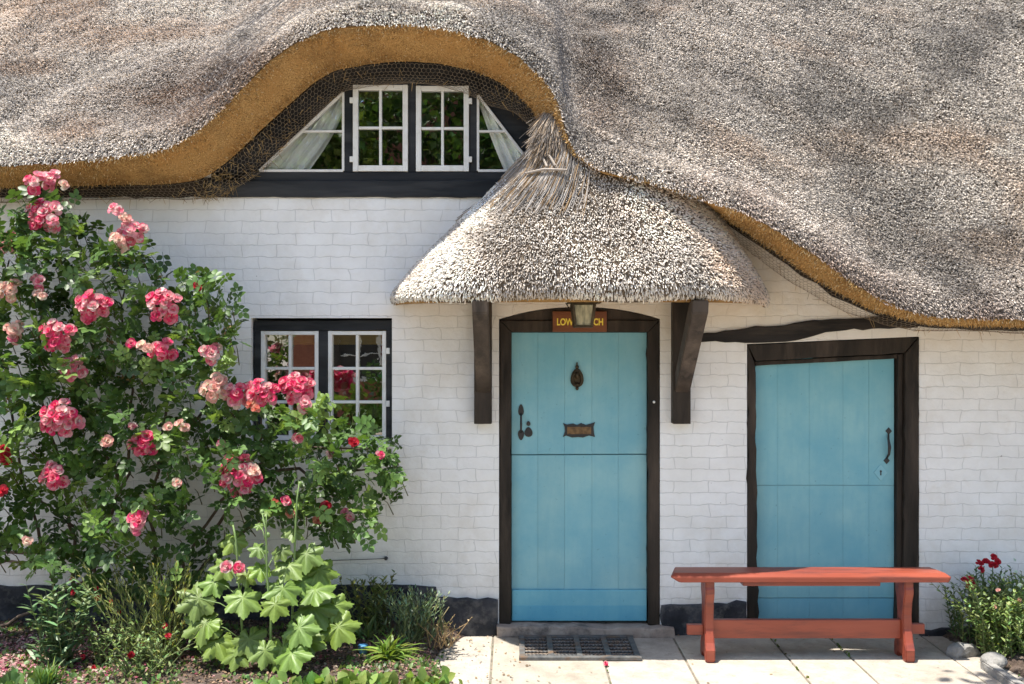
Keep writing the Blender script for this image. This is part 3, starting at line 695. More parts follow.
mb = MB(); leafplate(mb, 528.5, 432, .026, .032, yD); leafplate(mb, 528.5, 423.5, .013, .016, yD-.004); mb.build('keyhole_plate', M['iron'], DOOR)
mb = MB(); mb.sph(W(654, 402, -.003), .009); mb.build('bell_push', M['white'], COT, smooth=True)
MB().prism([XZ(497, 638, -.06), XZ(676, 639, -.06), XZ(674, 628, -.06), XZ(497, 626, -.06)], -.075, .12, jit=.003, b=.01, seed=8).build('doorstep', M['stone'], COT)
# side door
mb = MB()
jamb(mb, [(747.5, 634), (758, 634), (755.5, 362), (747.5, 345)], -.005, .11, 5, .004)
jamb(mb, [(903, 634), (918.5, 634), (918.5, 337), (905, 353)], -.008, .11, 6, .0025)
jamb(mb, [(747.7, 344.5), (755.7, 361), (904.5, 353), (918.3, 337)], -.002, .11, 7, .002)
jamb(mb, [(896.8, 634), (902.7, 634), (904.7, 353.5), (899.5, 354.5)], .022, .11, 8, .001)
jamb(mb, [(755.9, 361.6), (757, 366), (899, 358.5), (899.3, 354.2)], .028, .11, 9, .001)
mb.build('door_frame', M['timber'], COT, label='black timber frame leaning slightly out of square')
mb = MB(); yS = .06; xb = [757.5, 780, 812, 846, 872, 897.5]
for i in range(5):
    a, b = LX(xb[i]), LX(xb[i+1])
    for (t0, t1, cc) in ((358+.0*i, 486.3, 1.0), (486.7, 600, .98), (600.6, 622, .96)):
        q = [(a+.0004, LZ(t1)), (b-.0004, LZ(t1)), (b-.0004, LZ(t0)), (a+.0004, LZ(t0))]
        t = cc*rnd.uniform(.985, 1.01); mb.prism(q, yS+rnd.uniform(-.0008, .0008), yS+.04, b=.0004, col=(t*.94, t*1.0, t*1.0) if cc > .97 else (.72*t, .92*t, 1.03*t))
mb.box(LX(757.5), LX(897.5), yS+.02, yS+.036, LZ(622), LZ(358.5), col=(.75, .75, .75))
SD = mb.build('door', M['blue'], COT, label='plain blue plank side door behind the red bench')
mb = MB()
def tri(mb, px, py, r, y, up):
    c = W(px, py, y); mb.prism([(c.x+r*math.sin(t), c.z+r*1.15*math.cos(t)) for t in np.arange(4)*PI/2], y-.007, y, b=.002)
tri(mb, 888.5, 431, .021, yS, 1); tri(mb, 886.5, 460.5, .020, yS, -1)
mb.tube([W(888.5, 434, yS-.004), W(888.4, 439, yS-.028), W(889.6, 447, yS-.036), W(889, 454, yS-.03), W(886.6, 458.5, yS-.004)], [.006, .007, .0105, .008, .006], 8)
mb.build('handle', M['iron'], SD)
mb = MB(); c = W(880.5, 472.5, yS); mb.prism([(c.x+.045*math.sin(t), c.z+.054*math.cos(t)) for t in np.arange(4)*PI/2], yS-.005, yS, b=.002, col=(1.15, 1.1, 1.08)); mb.build('keyhole_plate', M['blue'], SD)
mb = MB(); mb.prism([(c.x+.007*math.sin(t), c.z+.008+.008*math.cos(t)) for t in np.linspace(0, 2*PI, 10, endpoint=False)], yS-.0062, yS-.0045, b=0)
mb.prism([(c.x-.0045, c.z-.018), (c.x+.0045, c.z-.018), (c.x+.004, c.z+.004), (c.x-.004, c.z+.004)], yS-.0061, yS-.0046, b=0); mb.build('keyhole', M['iron'], SD)
MB().box(LX(745), LX(921), -.02, .12, -.01, LZ(622.6), b=.008).build('doorstep', M['stone'], COT)
# --- crooked beam over the side door
bp = [(697, 334.5), (725, 331), (755, 327), (785, 325.5), (805, 321), (830, 319), (870, 317), (917, 313), (922, 318), (917, 328), (880, 329.5), (845, 330), (825, 332.5), (805, 338), (785, 342), (755, 343.5), (725, 342), (697, 342.5)]
MB().prism([XZ(*p) for p in bp], -.018, .05, jit=.0035, step=.05, b=.008, seed=3).build('timber_beam', M['timber_h'], COT)
# rafter feet showing under the low eave
for px, py, s_ in ((782, 249, 6), (859, 287, 7)):
    MB().box(LX(px-s_), LX(px+s_), -.03, .05, LZ(py+6), LZ(py-5), b=.006).build('rafter_end', M['timber_h'], COT)

# ------------------------------------------------------------------ porch
PS = np.array([(302, 395, 766, .70), (297, 391, 768, .775), (288, 394, 765, .80), (272, 406, 757, .79), (255, 420, 748, .755), (225, 449, 730, .68), (195, 480, 706, .60), (165, 508, 678, .53), (145, 527, 640, .48), (132, 541, 606, .44), (122, 549, 580, .40)], float)
hp = np.linspace(0, 1, len(PS))
hz = np.interp(np.linspace(0, 1, 60), hp, np.arange(len(PS)))
sec = np.stack([np.interp(hz, np.arange(len(PS)), PS[:, c]) for c in range(4)], 1)
kk = np.hanning(7)[1:-1]; kk /= kk.sum(); sec = np.stack([np.convolve(np.pad(sec[:, c], 2, mode='edge'), kk, 'valid') for c in range(4)], 1)
def porch(h, s):
    """h 0..1 foot to apex, s -1..1 across"""
    h = np.asarray(h, float)*59; g = lambda c: np.interp(h, np.arange(60), sec[:, c])
    py, xl, xr, D = g(0), g(1), g(2), g(3)
    d = 6.6-.10*D/.78
    x0 = (xl-512)/F*d; x1 = (xr-512)/F*d; cx = (x0+x1)/2; hw = (x1-x0)/2
    prof = np.clip(1-np.abs(s)**3.4, 0, 1)**.5
    y = -D*prof+.02*(1-prof)
    z = CAMZ-(py-342)/F*(6.6-D*.78)
    x = cx+hw*s
    u = (fbm(x*3+50, z*3+y*2)-.5)*.05+(fbm(x*9, z*9+20)-.5)*.025
    return np.stack([x, y-u*.6, z+u*.35*np.clip(h/6, 0, 1)+.012*np.sin(x*7)*np.clip(1-h/10, 0, 1)], -1)
ns = 120; S_ = np.sin(np.linspace(-PI/2, PI/2, ns)); H_ = np.linspace(0, 1, 70)
A, T = np.meshgrid(S_, H_); V = porch(T, A).reshape(-1, 3)
i = np.arange(69)[:, None]*ns+np.arange(ns-1)[None]; q = np.stack([i, i+1, i+ns+1, i+ns], -1).reshape(-1)
PORCH = link('porch_roof', np_mesh('porch_roof', V, q, np.full(len(q)//4, 4), np.ones((len(V), 3)), True), M['thatch'], COT, label='bell-shaped thatched porch hood over the split door')
# underside
bot = V[:ns]; r1 = bot.copy(); r1[:, 1] = r1[:, 1]*.82; r1[:, 2] = 2.118; r2 = bot.copy(); r2[:, 1] = .01; r2[:, 2] = 2.15
VV = np.concatenate([bot, r1, r2]); i = np.arange(2)[:, None]*ns+np.arange(ns-1)[None]; q = np.stack([i, i+ns, i+ns+1, i+1], -1).reshape(-1)
link('porch_underside', np_mesh('porch_underside', VV, q, np.full(len(q)//4, 4), np.ones((len(VV), 3)), False), M['cut'], PORCH)
n = 400000; hh = .035+.965*RNG.random(n)**.9; s0 = np.sin(RNG.uniform(-PI/2, PI/2, n)); e = .01
p = porch(hh, s0); pa = porch(hh, np.clip(s0+e, -1, 1))-porch(hh, np.clip(s0-e, -1, 1)); ph = porch(np.clip(hh+e, 0, 1), s0)-porch(np.clip(hh-e, 0, 1), s0)
nv = np.cross(pa, ph); ar = np.linalg.norm(nv, axis=1); nv = nrm(nv); nv = np.where(nv[:, 1:2] > .3, -nv, nv)
g = np.array([0, 0, -1.0]); dn = nrm(g-(nv@g)[:, None]*nv)
# the bound roll at the top is long straw, not reed ends
ppx = 512+p[:, 0]/(p[:, 1]-CAMY)*F; ppy = 342-(p[:, 2]-CAMZ)/(p[:, 1]-CAMY)*F
roll = (ppx < 578+RNG.normal(0, 3, n)) & (ppy < 188-(ppx-490)*.18+RNG.normal(0, 2, n))
keep = (RNG.random(n) < np.clip(ar/np.percentile(ar, 95), .02, 1)) & ~roll
V, L, C, K = reeds(p[keep], nv[keep], dn[keep], .017, .034, r=(.0025, .0043), bright=1.24, seed=3, tilt=.42, jit=.15)
link('reed_coat', np_mesh('reed_coat', V, L, C, K), M['reed'], PORCH, kind='stuff')
# long straw of the roll: strands running down the hood from the apex
n = 5200; s0 = RNG.uniform(-.97, .55, n); h0 = RNG.uniform(.66, 1.0, n); dl = RNG.uniform(.06, .16, n)
P = [porch(np.clip(h0-dl*k/3, .0, 1.0), s0*(1+.03*k)+RNG.normal(0, .006, n)) for k in range(4)]
parts = []; cc = np.outer(RNG.uniform(.25, 1.0, n), np.array([.46, .42, .38])); br = RNG.random(n) < .3; cc[br] = np.outer(RNG.uniform(.5, 1, br.sum()), np.array([.40, .27, .15]))
ok_ = np.ones(n, bool)
for q_ in P:
    qx = 512+q_[:, 0]/(q_[:, 1]-CAMY)*F; qy = 342-(q_[:, 2]-CAMZ)/(q_[:, 1]-CAMY)*F
    ok_ &= ~((qx > 562) & (qy < np.interp(qx, E[order0, 0], E[order0, 1])+7))
P = [q_[ok_] for q_ in P]; s0 = s0[ok_]; cc = cc[ok_]; n = len(s0)
off = nrm(np.stack([s0*.6, -np.ones(n), np.full(n, .4)], -1))*RNG.uniform(.004, .02, n)[:, None]
for k in range(3): parts.append(prisms(P[k]+off, P[k+1]+off, .0021, .0019, cc, cap=False))
# wisps joining the roll to the golden cut face
n = 2600; q0 = RNG.uniform(0, 1, n); st = np.stack([RNG.uniform(543, 570, n), RNG.uniform(112, 140, n)], -1); en = st+np.stack([RNG.normal(-4, 4, n)+(st[:, 0]-556)*.7, RNG.uniform(10, 34, n)], -1)
y0 = RNG.uniform(-.47, -.36, n)
A0 = toW(st[:, 0], st[:, 1], y0); B0 = toW(en[:, 0], en[:, 1], y0-.045-RNG.random(n)*.03)
wc = RNG.random(n)[:, None]; parts.append(prisms(A0, B0, .0017, .0012, (np.array([.46, .42, .38])*wc+np.array([.42, .29, .17])*(1-wc))*RNG.uniform(.35, 1.1, n)[:, None], cap=False))
V, L, C, K = merge_arrays(parts); link('bound_straw', np_mesh('bound_straw', V, L, C, K), M['reed'], PORCH, kind='stuff')
# hazel rods and ties
def onporch(px, py):
    best = None
    hs, sv = np.meshgrid(np.linspace(.3, 1, 90), np.linspace(-.99, .99, 120)); pp = porch(hs.ravel(), sv.ravel())
    qx = 512+pp[:, 0]/(pp[:, 1]-CAMY)*F; qy = 342-(pp[:, 2]-CAMZ)/(pp[:, 1]-CAMY)*F
    k = np.argmin((qx-px)**2+(qy-py)**2); return Vector(pp[k])+Vector((-.004, -.026, .008))
mb = MB()
for pl_ in ([(497, 176), (520, 163), (538, 152), (556, 143)], [(502, 172), (522, 155), (536, 144), (552, 141)], [(536, 148), (542, 158), (548, 170)], [(528, 148), (546, 147), (560, 144)], [(526, 176), (545, 173), (568, 172)], [(540, 150), (551, 160), (556, 168)]):
    mb.tube([onporch(*p)+Vector((0, -.012, .004)) for p in pl_], .0075, 6)
mb.build('hazel_rod', pmat('grey_hazel', (.24, .20, .16), (.36, .31, .26), 20, .8, .4), PORCH)
# brackets: wall post + raking brace
for sgn, xw0, xw1 in ((-1, 474.5, 492), (1, 671, 688.5)):
    x0, x1 = LX(xw0), LX(xw1); mb = MB()
    mb.box(x0, x1, -.085, .01, LZ(423), LZ(302.5), b=.006)
    br = mb.build('bracket', M['timber'], COT)
    mb = MB(); bm = bmesh.new()
    prof = [(-.086, LZ(392)), (-.086, LZ(372)), (-.62, 2.125), (-.72, 2.125), (-.70, 2.05)]
    a = [bm.verts.new((x0+.012, y, z)) for y, z in prof]; b = [bm.verts.new((x1-.006+(.0), y, z)) for y, z in prof]
    bm.faces.new(a); bm.faces.new(b[::-1])
    for k in range(5): bm.faces.new((a[k], b[k], b[(k+1) % 5], a[(k+1) % 5]))
    bmesh.ops.recalc_face_normals(bm, faces=bm.faces[:]); bmesh.ops.bevel(bm, geom=bm.edges[:], offset=.006, segments=2, affect='EDGES')
    mb.bm(bm); mb.build('brace', M['brace'], br)

# ------------------------------------------------------------------ things on the house
SIGN = empty('house_sign', W(579.5, 332, -.02), label='brown wooden house name sign with yellow capitals above the split door', cat='sign')
mb = MB(); x0, x1, z0, z1 = LX(552.5), LX(606.5), LZ(332), LZ(311.5)
mb.box(x0, x1, -.024, -.006, z0, z1, b=.004); mb.build('sign_board', M['ply'], SIGN)
cu = bpy.data.curves.new('lettering', 'FONT'); cu.body = 'LOW THATCH'; cu.size = .060; cu.extrude = .0015; cu.offset = .0020; cu.align_x = 'CENTER'; cu.align_y = 'CENTER'
tmp = bpy.data.objects.new('tmp_text', cu); COL.objects.link(tmp); bpy.context.view_layer.update()
dg = bpy.context.evaluated_depsgraph_get(); me = bpy.data.meshes.new_from_object(tmp.evaluated_get(dg)); bpy.data.objects.remove(tmp)
co = np.zeros(len(me.vertices)*3); me.vertices.foreach_get('co', co); co = co.reshape(-1, 3)
w = co[:, 0].max()-co[:, 0].min(); sx = (LX(602.8)-LX(556.8))/w; out = np.stack([co[:, 0]*sx+LX(579.8), -.0255-co[:, 2], co[:, 1]*1.0+LZ(322.3)], -1)
me.vertices.foreach_set('co', out.ravel()); me.update(); me.materials.clear(); link('lettering', me, M['gold'], SIGN)
# lantern hanging under the porch
yL = -.40; lw = lambda px, py: W(px, py, yL)
LAN = empty('porch_lantern', lw(583, 327), label='small old brass lantern with cloudy panes hanging under the porch thatch', cat='lantern')
cx = lw(583, 300).x; zt, zb = lw(0, 304.5).z, lw(0, 325.5).z; wt, wb = .066, .050
mb = MB()
bm = bmesh.new()
def frus(mb, w0, z0_, w1, z1_, yc=yL):
    vs = [(cx+sx*w0, yc+sy*w0, z0_) for sx, sy in ((-1, -1), (1, -1), (1, 1), (-1, 1))]+[(cx+sx*w1, yc+sy*w1, z1_) for sx, sy in ((-1, -1), (1, -1), (1, 1), (-1, 1))]
    mb.add(vs, [(0, 1, 2, 3), (7, 6, 5, 4), (0, 4, 5, 1), (1, 5, 6, 2), (2, 6, 7, 3), (3, 7, 4, 0)])
bm.free()
for sx, sy in ((-1, -1), (1, -1), (1, 1), (-1, 1)):
    mb.tube([(cx+sx*wb, yL+sy*wb, zb), (cx+sx*wt, yL+sy*wt, zt)], .0105, 6)
frus(mb, wb+.008, zb-.012, wb+.008, zb); frus(mb, wt+.008, zt-.004, wt+.008, zt+.006); frus(mb, .105, zt+.0065, .085, zt+.020); frus(mb, .06, zt+.0205, .03, zt+.05)
mb.tube([(cx-.085, yL-.01, zt+.012), (cx-.1, yL-.01, zt+.002), (cx-.085, yL-.01, zt-.022)], .004, 6)
mb.build('lantern_frame', M['brass'], LAN)
m, nt, b, o = nmat('cloudy_glass'); b.inputs['Roughness'].default_value = .25
lk(nt, mix(nt, ramp(nt, noise(nt, objv(nt, (1, 1, .3)), 40, 3), .35, .65), (.62, .56, .36), (.28, .27, .17)), b.inputs['Base Color']); b.inputs['Transmission Weight'].default_value = .35
mb = MB()
frus(mb, wb-.003, zb+.001, wt-.003, zt-.005); mb.build('glass', m, LAN)
# curtains in the dormer, roller blind in the lower window
def curtain(name, poly_fn, y, label):
    """cloth with folds: poly_fn(u, v) -> (px, py)"""
    nu, nv = 40, 26; vs = []; fs = []; cs = []
    for j in range(nv+1):
        for i in range(nu+1):
            u, v = i/nu, j/nv; px, py = poly_fn(u, v); p = W(px, py, y)
            p.y += .014*math.sin(u*24+v*3)+.007*math.sin(u*47+v*7+1); vs.append(p)
    for j in range(nv):
        for i in range(nu): a = j*(nu+1)+i; fs.append((a, a+1, a+nu+2, a+nu+1))
    mb = MB(); mb.add(vs, fs, col=(.97, .95, .90)); return mb.build(name, M['cloth'], None, smooth=True, label=label, cat='curtain')
def lp(a, b, t): return (a[0]+(b[0]-a[0])*t, a[1]+(b[1]-a[1])*t)
def cur_l(u, v):
    tp = lp((336, 84), (352, 84), u); bt = lp((262, 172), (308, 172), u); k = v**1.05
    p = lp(tp, bt, k); return (p[0]+6*math.sin(v*PI)*u, p[1])
curtain('window_curtain', cur_l, .055, 'cream net curtain gathered aside in the left triangular dormer window')
def cur_r(u, v):
    tp = lp((474, 88), (486, 90), u); bt = lp((505, 172), (545, 172), u); p = lp(tp, bt, v**.9); return (p[0]+7*math.sin(v*PI)*(1-u)*-.2, p[1])
curtain('window_curtain', cur_r, .055, 'cream net curtain gathered aside in the right triangular dormer window by the porch')
mb = MB(); mb.box(LX(258), LX(386), .16, .168, LZ(343.5), LZ(326)); mb.tube([(LX(258), .164, LZ(343.5)), (LX(386), .164, LZ(343.5))], .008, 6)
mb.build('roller_blind', M['blind'], label='ochre roller blind pulled up behind the lower window', cat='blind')
# wire and nail on the wall
mb = MB(); mb.tube([W(318, 561, -.012), W(340, 560.2, -.02), W(365, 559.4, -.02), W(385, 558.5, -.03)], .0022, 5); mb.sph(W(386, 558.3, -.022), .013, sc=(1, 1.6, 1))
mb.build('wall_wire', M['iron'], label='thin training wire ending in an iron eye on the white wall', cat='wire')

# ------------------------------------------------------------------ bench
BEN = empty('garden_bench', (1.76, -.52, 0), label='red painted trestle bench in front of the blue side door', cat='bench')
yf, yb = -.60, -.41; zt_, zb_ = .524, .474
x0 = (670-512)/F*6.02; x1 = (951-512)/F*6.02
bm = bmesh.new()
pts = [(x0, yf+.03), (x0+.03, yf), (x1-.0, yf), (x1-.06, yb-.0), (x0+.06, yb)]
pts = [(x0, yf+.012), (x0+.012, yf), (x1-.012, yf), (x1, yf+.012), (x1-.055, yb), (x0+.055, yb)]
n_ = len(pts)
tp_ = [(min(max(x, x0+.03), x1-.03), y+(.032 if y < yf+.02 else 0), zt_) for x, y in pts]; crown_ = [bm.verts.new(p) for p in tp_]
up = [bm.verts.new((x, y, zt_-.020)) for x, y in pts]; lo = [bm.verts.new((x+(.05 if x < 1.7 else -.012), y, zb_)) for x, y in pts]
bm.faces.new(crown_); bm.faces.new(lo[::-1])
for k in range(n_):
    bm.faces.new((crown_[k], up[k], up[(k+1) % n_], crown_[(k+1) % n_])); bm.faces.new((up[k], lo[k], lo[(k+1) % n_], up[(k+1) % n_]))
bmesh.ops.recalc_face_normals(bm, faces=bm.faces[:]); bmesh.ops.bevel(bm, geom=bm.edges[:], offset=.003, segments=2, affect='EDGES')
MB().bm(bm).build('seat', M['bench'], BEN)
MB().box((742-512)/F*6.04, (879-512)/F*6.04, yf+.015, yb-.02, zb_-.024, zb_-.001, b=.004).build('batten', M['bench'], BEN)
for px in (708.5, 906):
    xc = (px-512)/F*6.07; bm = bmesh.new(); yc = (yf+yb)/2
    half = [(.088, 0.0), (.098, .02), (.098, .075), (.075, .115), (.052, .19), (.046, .27), (.058, .35), (.078, .40), (.080, .425), (.074, .44), (.074, zb_-.001)]
    prof = [(-w_+yc, z) for w_, z in half]+[(w_+yc, z) for w_, z in half[::-1]]
    # arched cut between the two toes
    prof += [(yc+.045, 0), (yc+.03, .03), (yc-.03, .03), (yc-.045, 0)]
    a = [bm.verts.new((xc-.027, y, z)) for y, z in prof]; b = [bm.verts.new((xc+.027, y, z)) for y, z in prof]
    bm.faces.new(a); bm.faces.new(b[::-1]); m_ = len(prof)
    for k in range(m_): bm.faces.new((a[k], b[k], b[(k+1) % m_], a[(k+1) % m_]))
    bmesh.ops.recalc_face_normals(bm, faces=bm.faces[:]); bmesh.ops.bevel(bm, geom=[e_ for e_ in bm.edges if abs(e_.verts[0].co.x-e_.verts[1].co.x) < 1e-5], offset=.006, segments=2, affect='EDGES')
    MB().bm(bm).build('leg', M['bench'], BEN)
xl, xr = (708.5-512)/F*6.07, (906-512)/F*6.07; yc = (yf+yb)/2
mb = MB(); mb.box(xl+.027, xr-.027, yc-.02, yc+.02, .125, .235, b=.005)
mb.box(xl-.125, xl-.028, yc-.018, yc+.018, .145, .205, b=.005); mb.box(xr+.028, xr+.115, yc-.018, yc+.018, .15, .21, b=.005)
mb.build('stretcher', M['bench'], BEN)
# ------------------------------------------------------------------ foot grate
GR = empty('boot_scraper_mat', gz(580, 650), label='rusty iron foot grate lying in front of the split door', cat='door mat')
a, b_ = gz(519, 661), gz(642, 661); c = gz(530, 638); x0, x1, y0, y1 = a.x, b_.x, a.y, -.085
mb = MB(); mb.box(x0, x1, y0, y0+.04, .001, .022, b=.003); mb.box(x0, x1, y1-.03, y1, .001, .022, b=.003)
for k in range(5):
    x = x0+.02+(x1-x0-.04)*k/4; mb.box(x-.017, x+.017, y0+.041, y1-.031, .001, .021, b=.003)
mb.build('grate_frame', M['steel'], GR)
mb = MB()
for k in range(6):
    y = y0+.075+(y1-y0-.14)*k/5
    for j in range(4):
        xa = x0+.02+(x1-x0-.04)*j/4+.018; xb_ = x0+.02+(x1-x0-.04)*(j+1)/4-.018
        mb.tube([(xa+(xb_-xa)*t/12, y+.006*(-1)**t, .012) for t in range(13)], .007, 5)
mb.build('grate_bars', M['steel'], GR)
mb = MB(); mb.box(x0+.01, x1-.01, y0+.02, y1-.02, .0005, .004); mb.build('dirt_tray', M['mud'], GR)

# ------------------------------------------------------------------ plant tools
LEAF_V = [(0, 0, 0), (-.26, .22, .05), (.26, .22, .05), (0, .25, -.02), (-.36, .5, .07), (.36, .5, .07), (0, .52, -.02), (-.24, .78, .03), (.24, .78, .03), (0, .8, -.03), (0, 1.02, -.08)]
LEAF_F = [(0, 3, 1), (0, 2, 3), (1, 3, 6, 4), (3, 2, 5, 6), (4, 6, 9, 7), (6, 5, 8, 9), (7, 9, 10), (9, 8, 10)]
def compound(n_pairs=2, s=.46):
    """rose leaf: terminal leaflet and pairs on a stalk, unit length about 1"""
    Vs = []; Fs = []
    def put(base, ang, sc):
        o = len(Vs); ca, sa = math.cos(ang), math.sin(ang)
        for x, y, z in LEAF_V: Vs.append((base[0]+(x*ca-y*sa)*sc, base[1]+(x*sa+y*ca)*sc, base[2]+z*sc))
        Fs.extend([tuple(i+o for i in f) for f in LEAF_F])
    put((0, .62, 0), 0, s)
    for k in range(n_pairs):
        yb_ = .50-.30*k; put((-.02, yb_, .0), 1.05, s*(.92-.1*k)); put((.02, yb_, .0), -1.05, s*(.92-.1*k))
    o = len(Vs); Vs.extend([(-.012, 0, 0), (.012, 0, 0), (.012, .65, 0), (-.012, .65, 0)]); Fs.append((o, o+1, o+2, o+3))
    return Vs, Fs
ROSE_V, ROSE_F = compound()
def rdir(n, bias=(0, -.6, .3), spread=1.0): return nrm(RNG.normal(0, spread, (n, 3))+np.array(bias))
def leaves_at(P, size, cols, bias=(0, -.7, .2), nbias=(0, -.6, .8), TV=ROSE_V, TF=ROSE_F, spread=.8):
    n = len(P); Y = rdir(n, bias, spread); Nn = rdir(n, nbias, .45)
    s = RNG.uniform(size[0], size[1], n); Mx = frames(Y, Nn)*s[:, None, None]
    return inst(TV, TF, Mx, np.asarray(P), cols)
def greens(n, base, var=.35, yellow=.15):
    b = np.array(base); k = 1+var*RNG.normal(0, 1, n); c = b[None]*np.clip(k, .4, 1.9)[:, None]
    c[:, 0] *= 1+yellow*RNG.normal(0, 1, n); return np.clip(c, .005, .6)
# ---- petals
def petal(n=4, w=.46, cup=.22, curl=.22):
    """unit petal along +y with cup"""
    Vs = []; Fs = []
    prof = [(0, .12), (.3, .62), (.62, 1.0), (.88, .86), (1.0, .45)]
    for t, ww in prof:
        z = cup*t*t-curl*max(0, t-.6)*1.5
        for sx in (-1, -.45, .45, 1): Vs.append((sx*ww*w, t*(1-.06*abs(sx)), z+.16*ww*abs(sx)**1.5*w*2))
    for j in range(len(prof)-1):
        for k in range(3): a = j*4+k; Fs.append((a, a+1, a+5, a+4))
    return Vs, Fs
PET_V, PET_F = petal()
PET_T = np.array([t for t in (0, .3, .62, .88, 1.0) for _ in range(4)])
def floret(center, axis, r, rng, palette):
    """rows of petals around axis -> arrays"""
    axis = Vector(axis).normalized(); q = Vector((0, 0, 1)).rotation_difference(axis); parts_M = []; T_ = []; cols = []
    for ring_, (n, tilt, rr) in enumerate(((6, .12, 1.0), (6, .50, .85), (5, 1.0, .6))):
        for k in range(n):
            a = 2*PI*(k+rng.random()*.35)/n+ring_*.5
            e_ = Matrix.Rotation(a, 3, 'Z') @ Matrix.Rotation(tilt+rng.gauss(0, .24), 3, 'X')
            m_ = q.to_matrix() @ e_; s = r*rr*rng.uniform(.85, 1.12); parts_M.append(np.array(m_)*s); T_.append(np.array(center)+np.array(axis)*r*.06*ring_)
            hot, pale = palette; w_ = rng.random()**1.7; cols.append(np.array(hot)*(1-w_)+np.array(pale)*w_)
    Mx = np.array(parts_M); T_ = np.array(T_); cols = np.array(cols)
    tc = np.stack([1+.0*PET_T, 1+.5*(1-PET_T), 1+.4*(1-PET_T)], -1)
    V, L, C, K = inst(PET_V, PET_F, Mx, T_, cols, tc); K = np.clip(K*(1+RNG.normal(0, .12, (len(K), 1))), 0, .95)
    return V, L, C, K
PAL = {'hot': ((.84, .035, .165), (.90, .46, .48)), 'pink': ((.86, .16, .27), (.90, .72, .67)), 'pale': ((.84, .36, .34), (.88, .74, .62)), 'red': ((.52, .012, .03), (.62, .06, .09)), 'salmon': ((.76, .16, .13), (.78, .38, .28))}
# ------------------------------------------------------------------ climbing rose
ROSE = empty('climbing_rose', W(90, 600, -.25), label='large climbing rose with pink and red clusters trained up the white wall', cat='rose')
cane_px = [[(70, 606), (76, 540), (60, 470), (38, 390), (44, 290), (46, 235), (45, 190)], [(75, 606), (100, 540), (128, 470), (132, 390), (122, 310), (130, 245)], [(165, 606), (150, 520), (160, 440), (176, 370), (192, 310), (212, 268)],
           [(165, 606), (185, 560), (222, 500), (250, 470), (300, 445), (375, 452)], [(60, 606), (36, 530), (14, 440), (4, 330), (8, 245)], [(-40, 553), (40, 552), (110, 556), (170, 575)], [(-30, 562), (30, 561), (60, 565)], [(170, 600), (230, 540), (290, 500), (350, 470), (396, 470)], [(120, 480), (90, 420), (75, 360), (95, 300)], [(150, 470), (200, 420), (225, 370), (222, 330)], [(205, 545), (240, 490), (262, 440), (262, 400)], [(100, 606), (90, 540), (40, 500), (-10, 480)], [(250, 470), (300, 470), (345, 500), (365, 520)], [(-20, 640), (30, 610), (75, 585), (110, 560)]]
mb = MB(); rnd = random.Random(9)
for cp in cane_px:
    pts = []
    for i in range(len(cp)-1):
        for k in range(5):
            t = k/5; pts.append(W(cp[i][0]+(cp[i+1][0]-cp[i][0])*t+rnd.gauss(0, 1.5), cp[i][1]+(cp[i+1][1]-cp[i][1])*t+rnd.gauss(0, 1.5), -.10-.22*(i+t)/(len(cp)-1)+rnd.gauss(0, .006)))
    mb.tube(pts, [.013*(1-.65*i/len(pts)) for i in range(len(pts))], 6)
poly = [(-60, 240), (-20, 235), (12, 222), (28, 205), (52, 200), (74, 225), (108, 250), (150, 246), (166, 285), (198, 268), (218, 290), (232, 318), (226, 350), (222, 385), (245, 402), (300, 402), (318, 425), (352, 428), (388, 442), (405, 465), (388, 498), (368, 522), (330, 535), (300, 520), (252, 520), (212, 552), (190, 578), (130, 592), (80, 596), (30, 560), (-60, 556)]
def inside(x, y):
    c = False; n = len(poly); j = n-1
    for i in range(n):
        if (poly[i][1] > y) != (poly[j][1] > y) and x < (poly[j][0]-poly[i][0])*(y-poly[i][1])/(poly[j][1]-poly[i][1])+poly[i][0]: c = not c
        j = i
    return c
holes = [(30, 315, 12, 9), (165, 395, 13, 10), (300, 455, 13, 8), (100, 490, 14, 12), (180, 555, 26, 14), (352, 470, 10, 9), (138, 405, 21, 10), (134, 482, 24, 19), (44, 520, 23, 27), (212, 508, 24, 25), (84, 528, 17, 14), (60, 574, 55, 14), (120, 306, 13, 11), (98, 290, 11, 9), (150, 270, 13, 12), (205, 330, 14, 16), (150, 545, 16, 9), (110, 400, 12, 12), (300, 480, 14, 12), (8, 520, 16, 14), (75, 250, 12, 14), (18, 265, 10, 10), (255, 545, 40, 20), (190, 470, 14, 10), (60, 445, 10, 9)]
clumps = []; tries = 0
while tries < 6000:
    tries += 1; x, y = rnd.uniform(-60, 406), rnd.uniform(198, 598)
    if not inside(x, y) or any(((x-h[0])/h[2])**2+((y-h[1])/h[3])**2 < 1 for h in holes): continue
    if any((x-c[0])**2+(y-c[1])**2 < 12.3**2 for c in clumps): continue
    clumps.append((x, y))
extra = [(42, 205), (60, 212), (70, 228), (126, 252), (140, 258), (118, 262), (160, 282), (196, 283), (206, 300), (228, 322), (231, 308), (212, 345), (395, 455), (399, 480), (372, 516), (352, 528), (330, 405), (322, 415), (345, 432), (370, 436), (20, 232), (236, 345)]
mbt = MB(); LP = []; sizes = []; lc = []
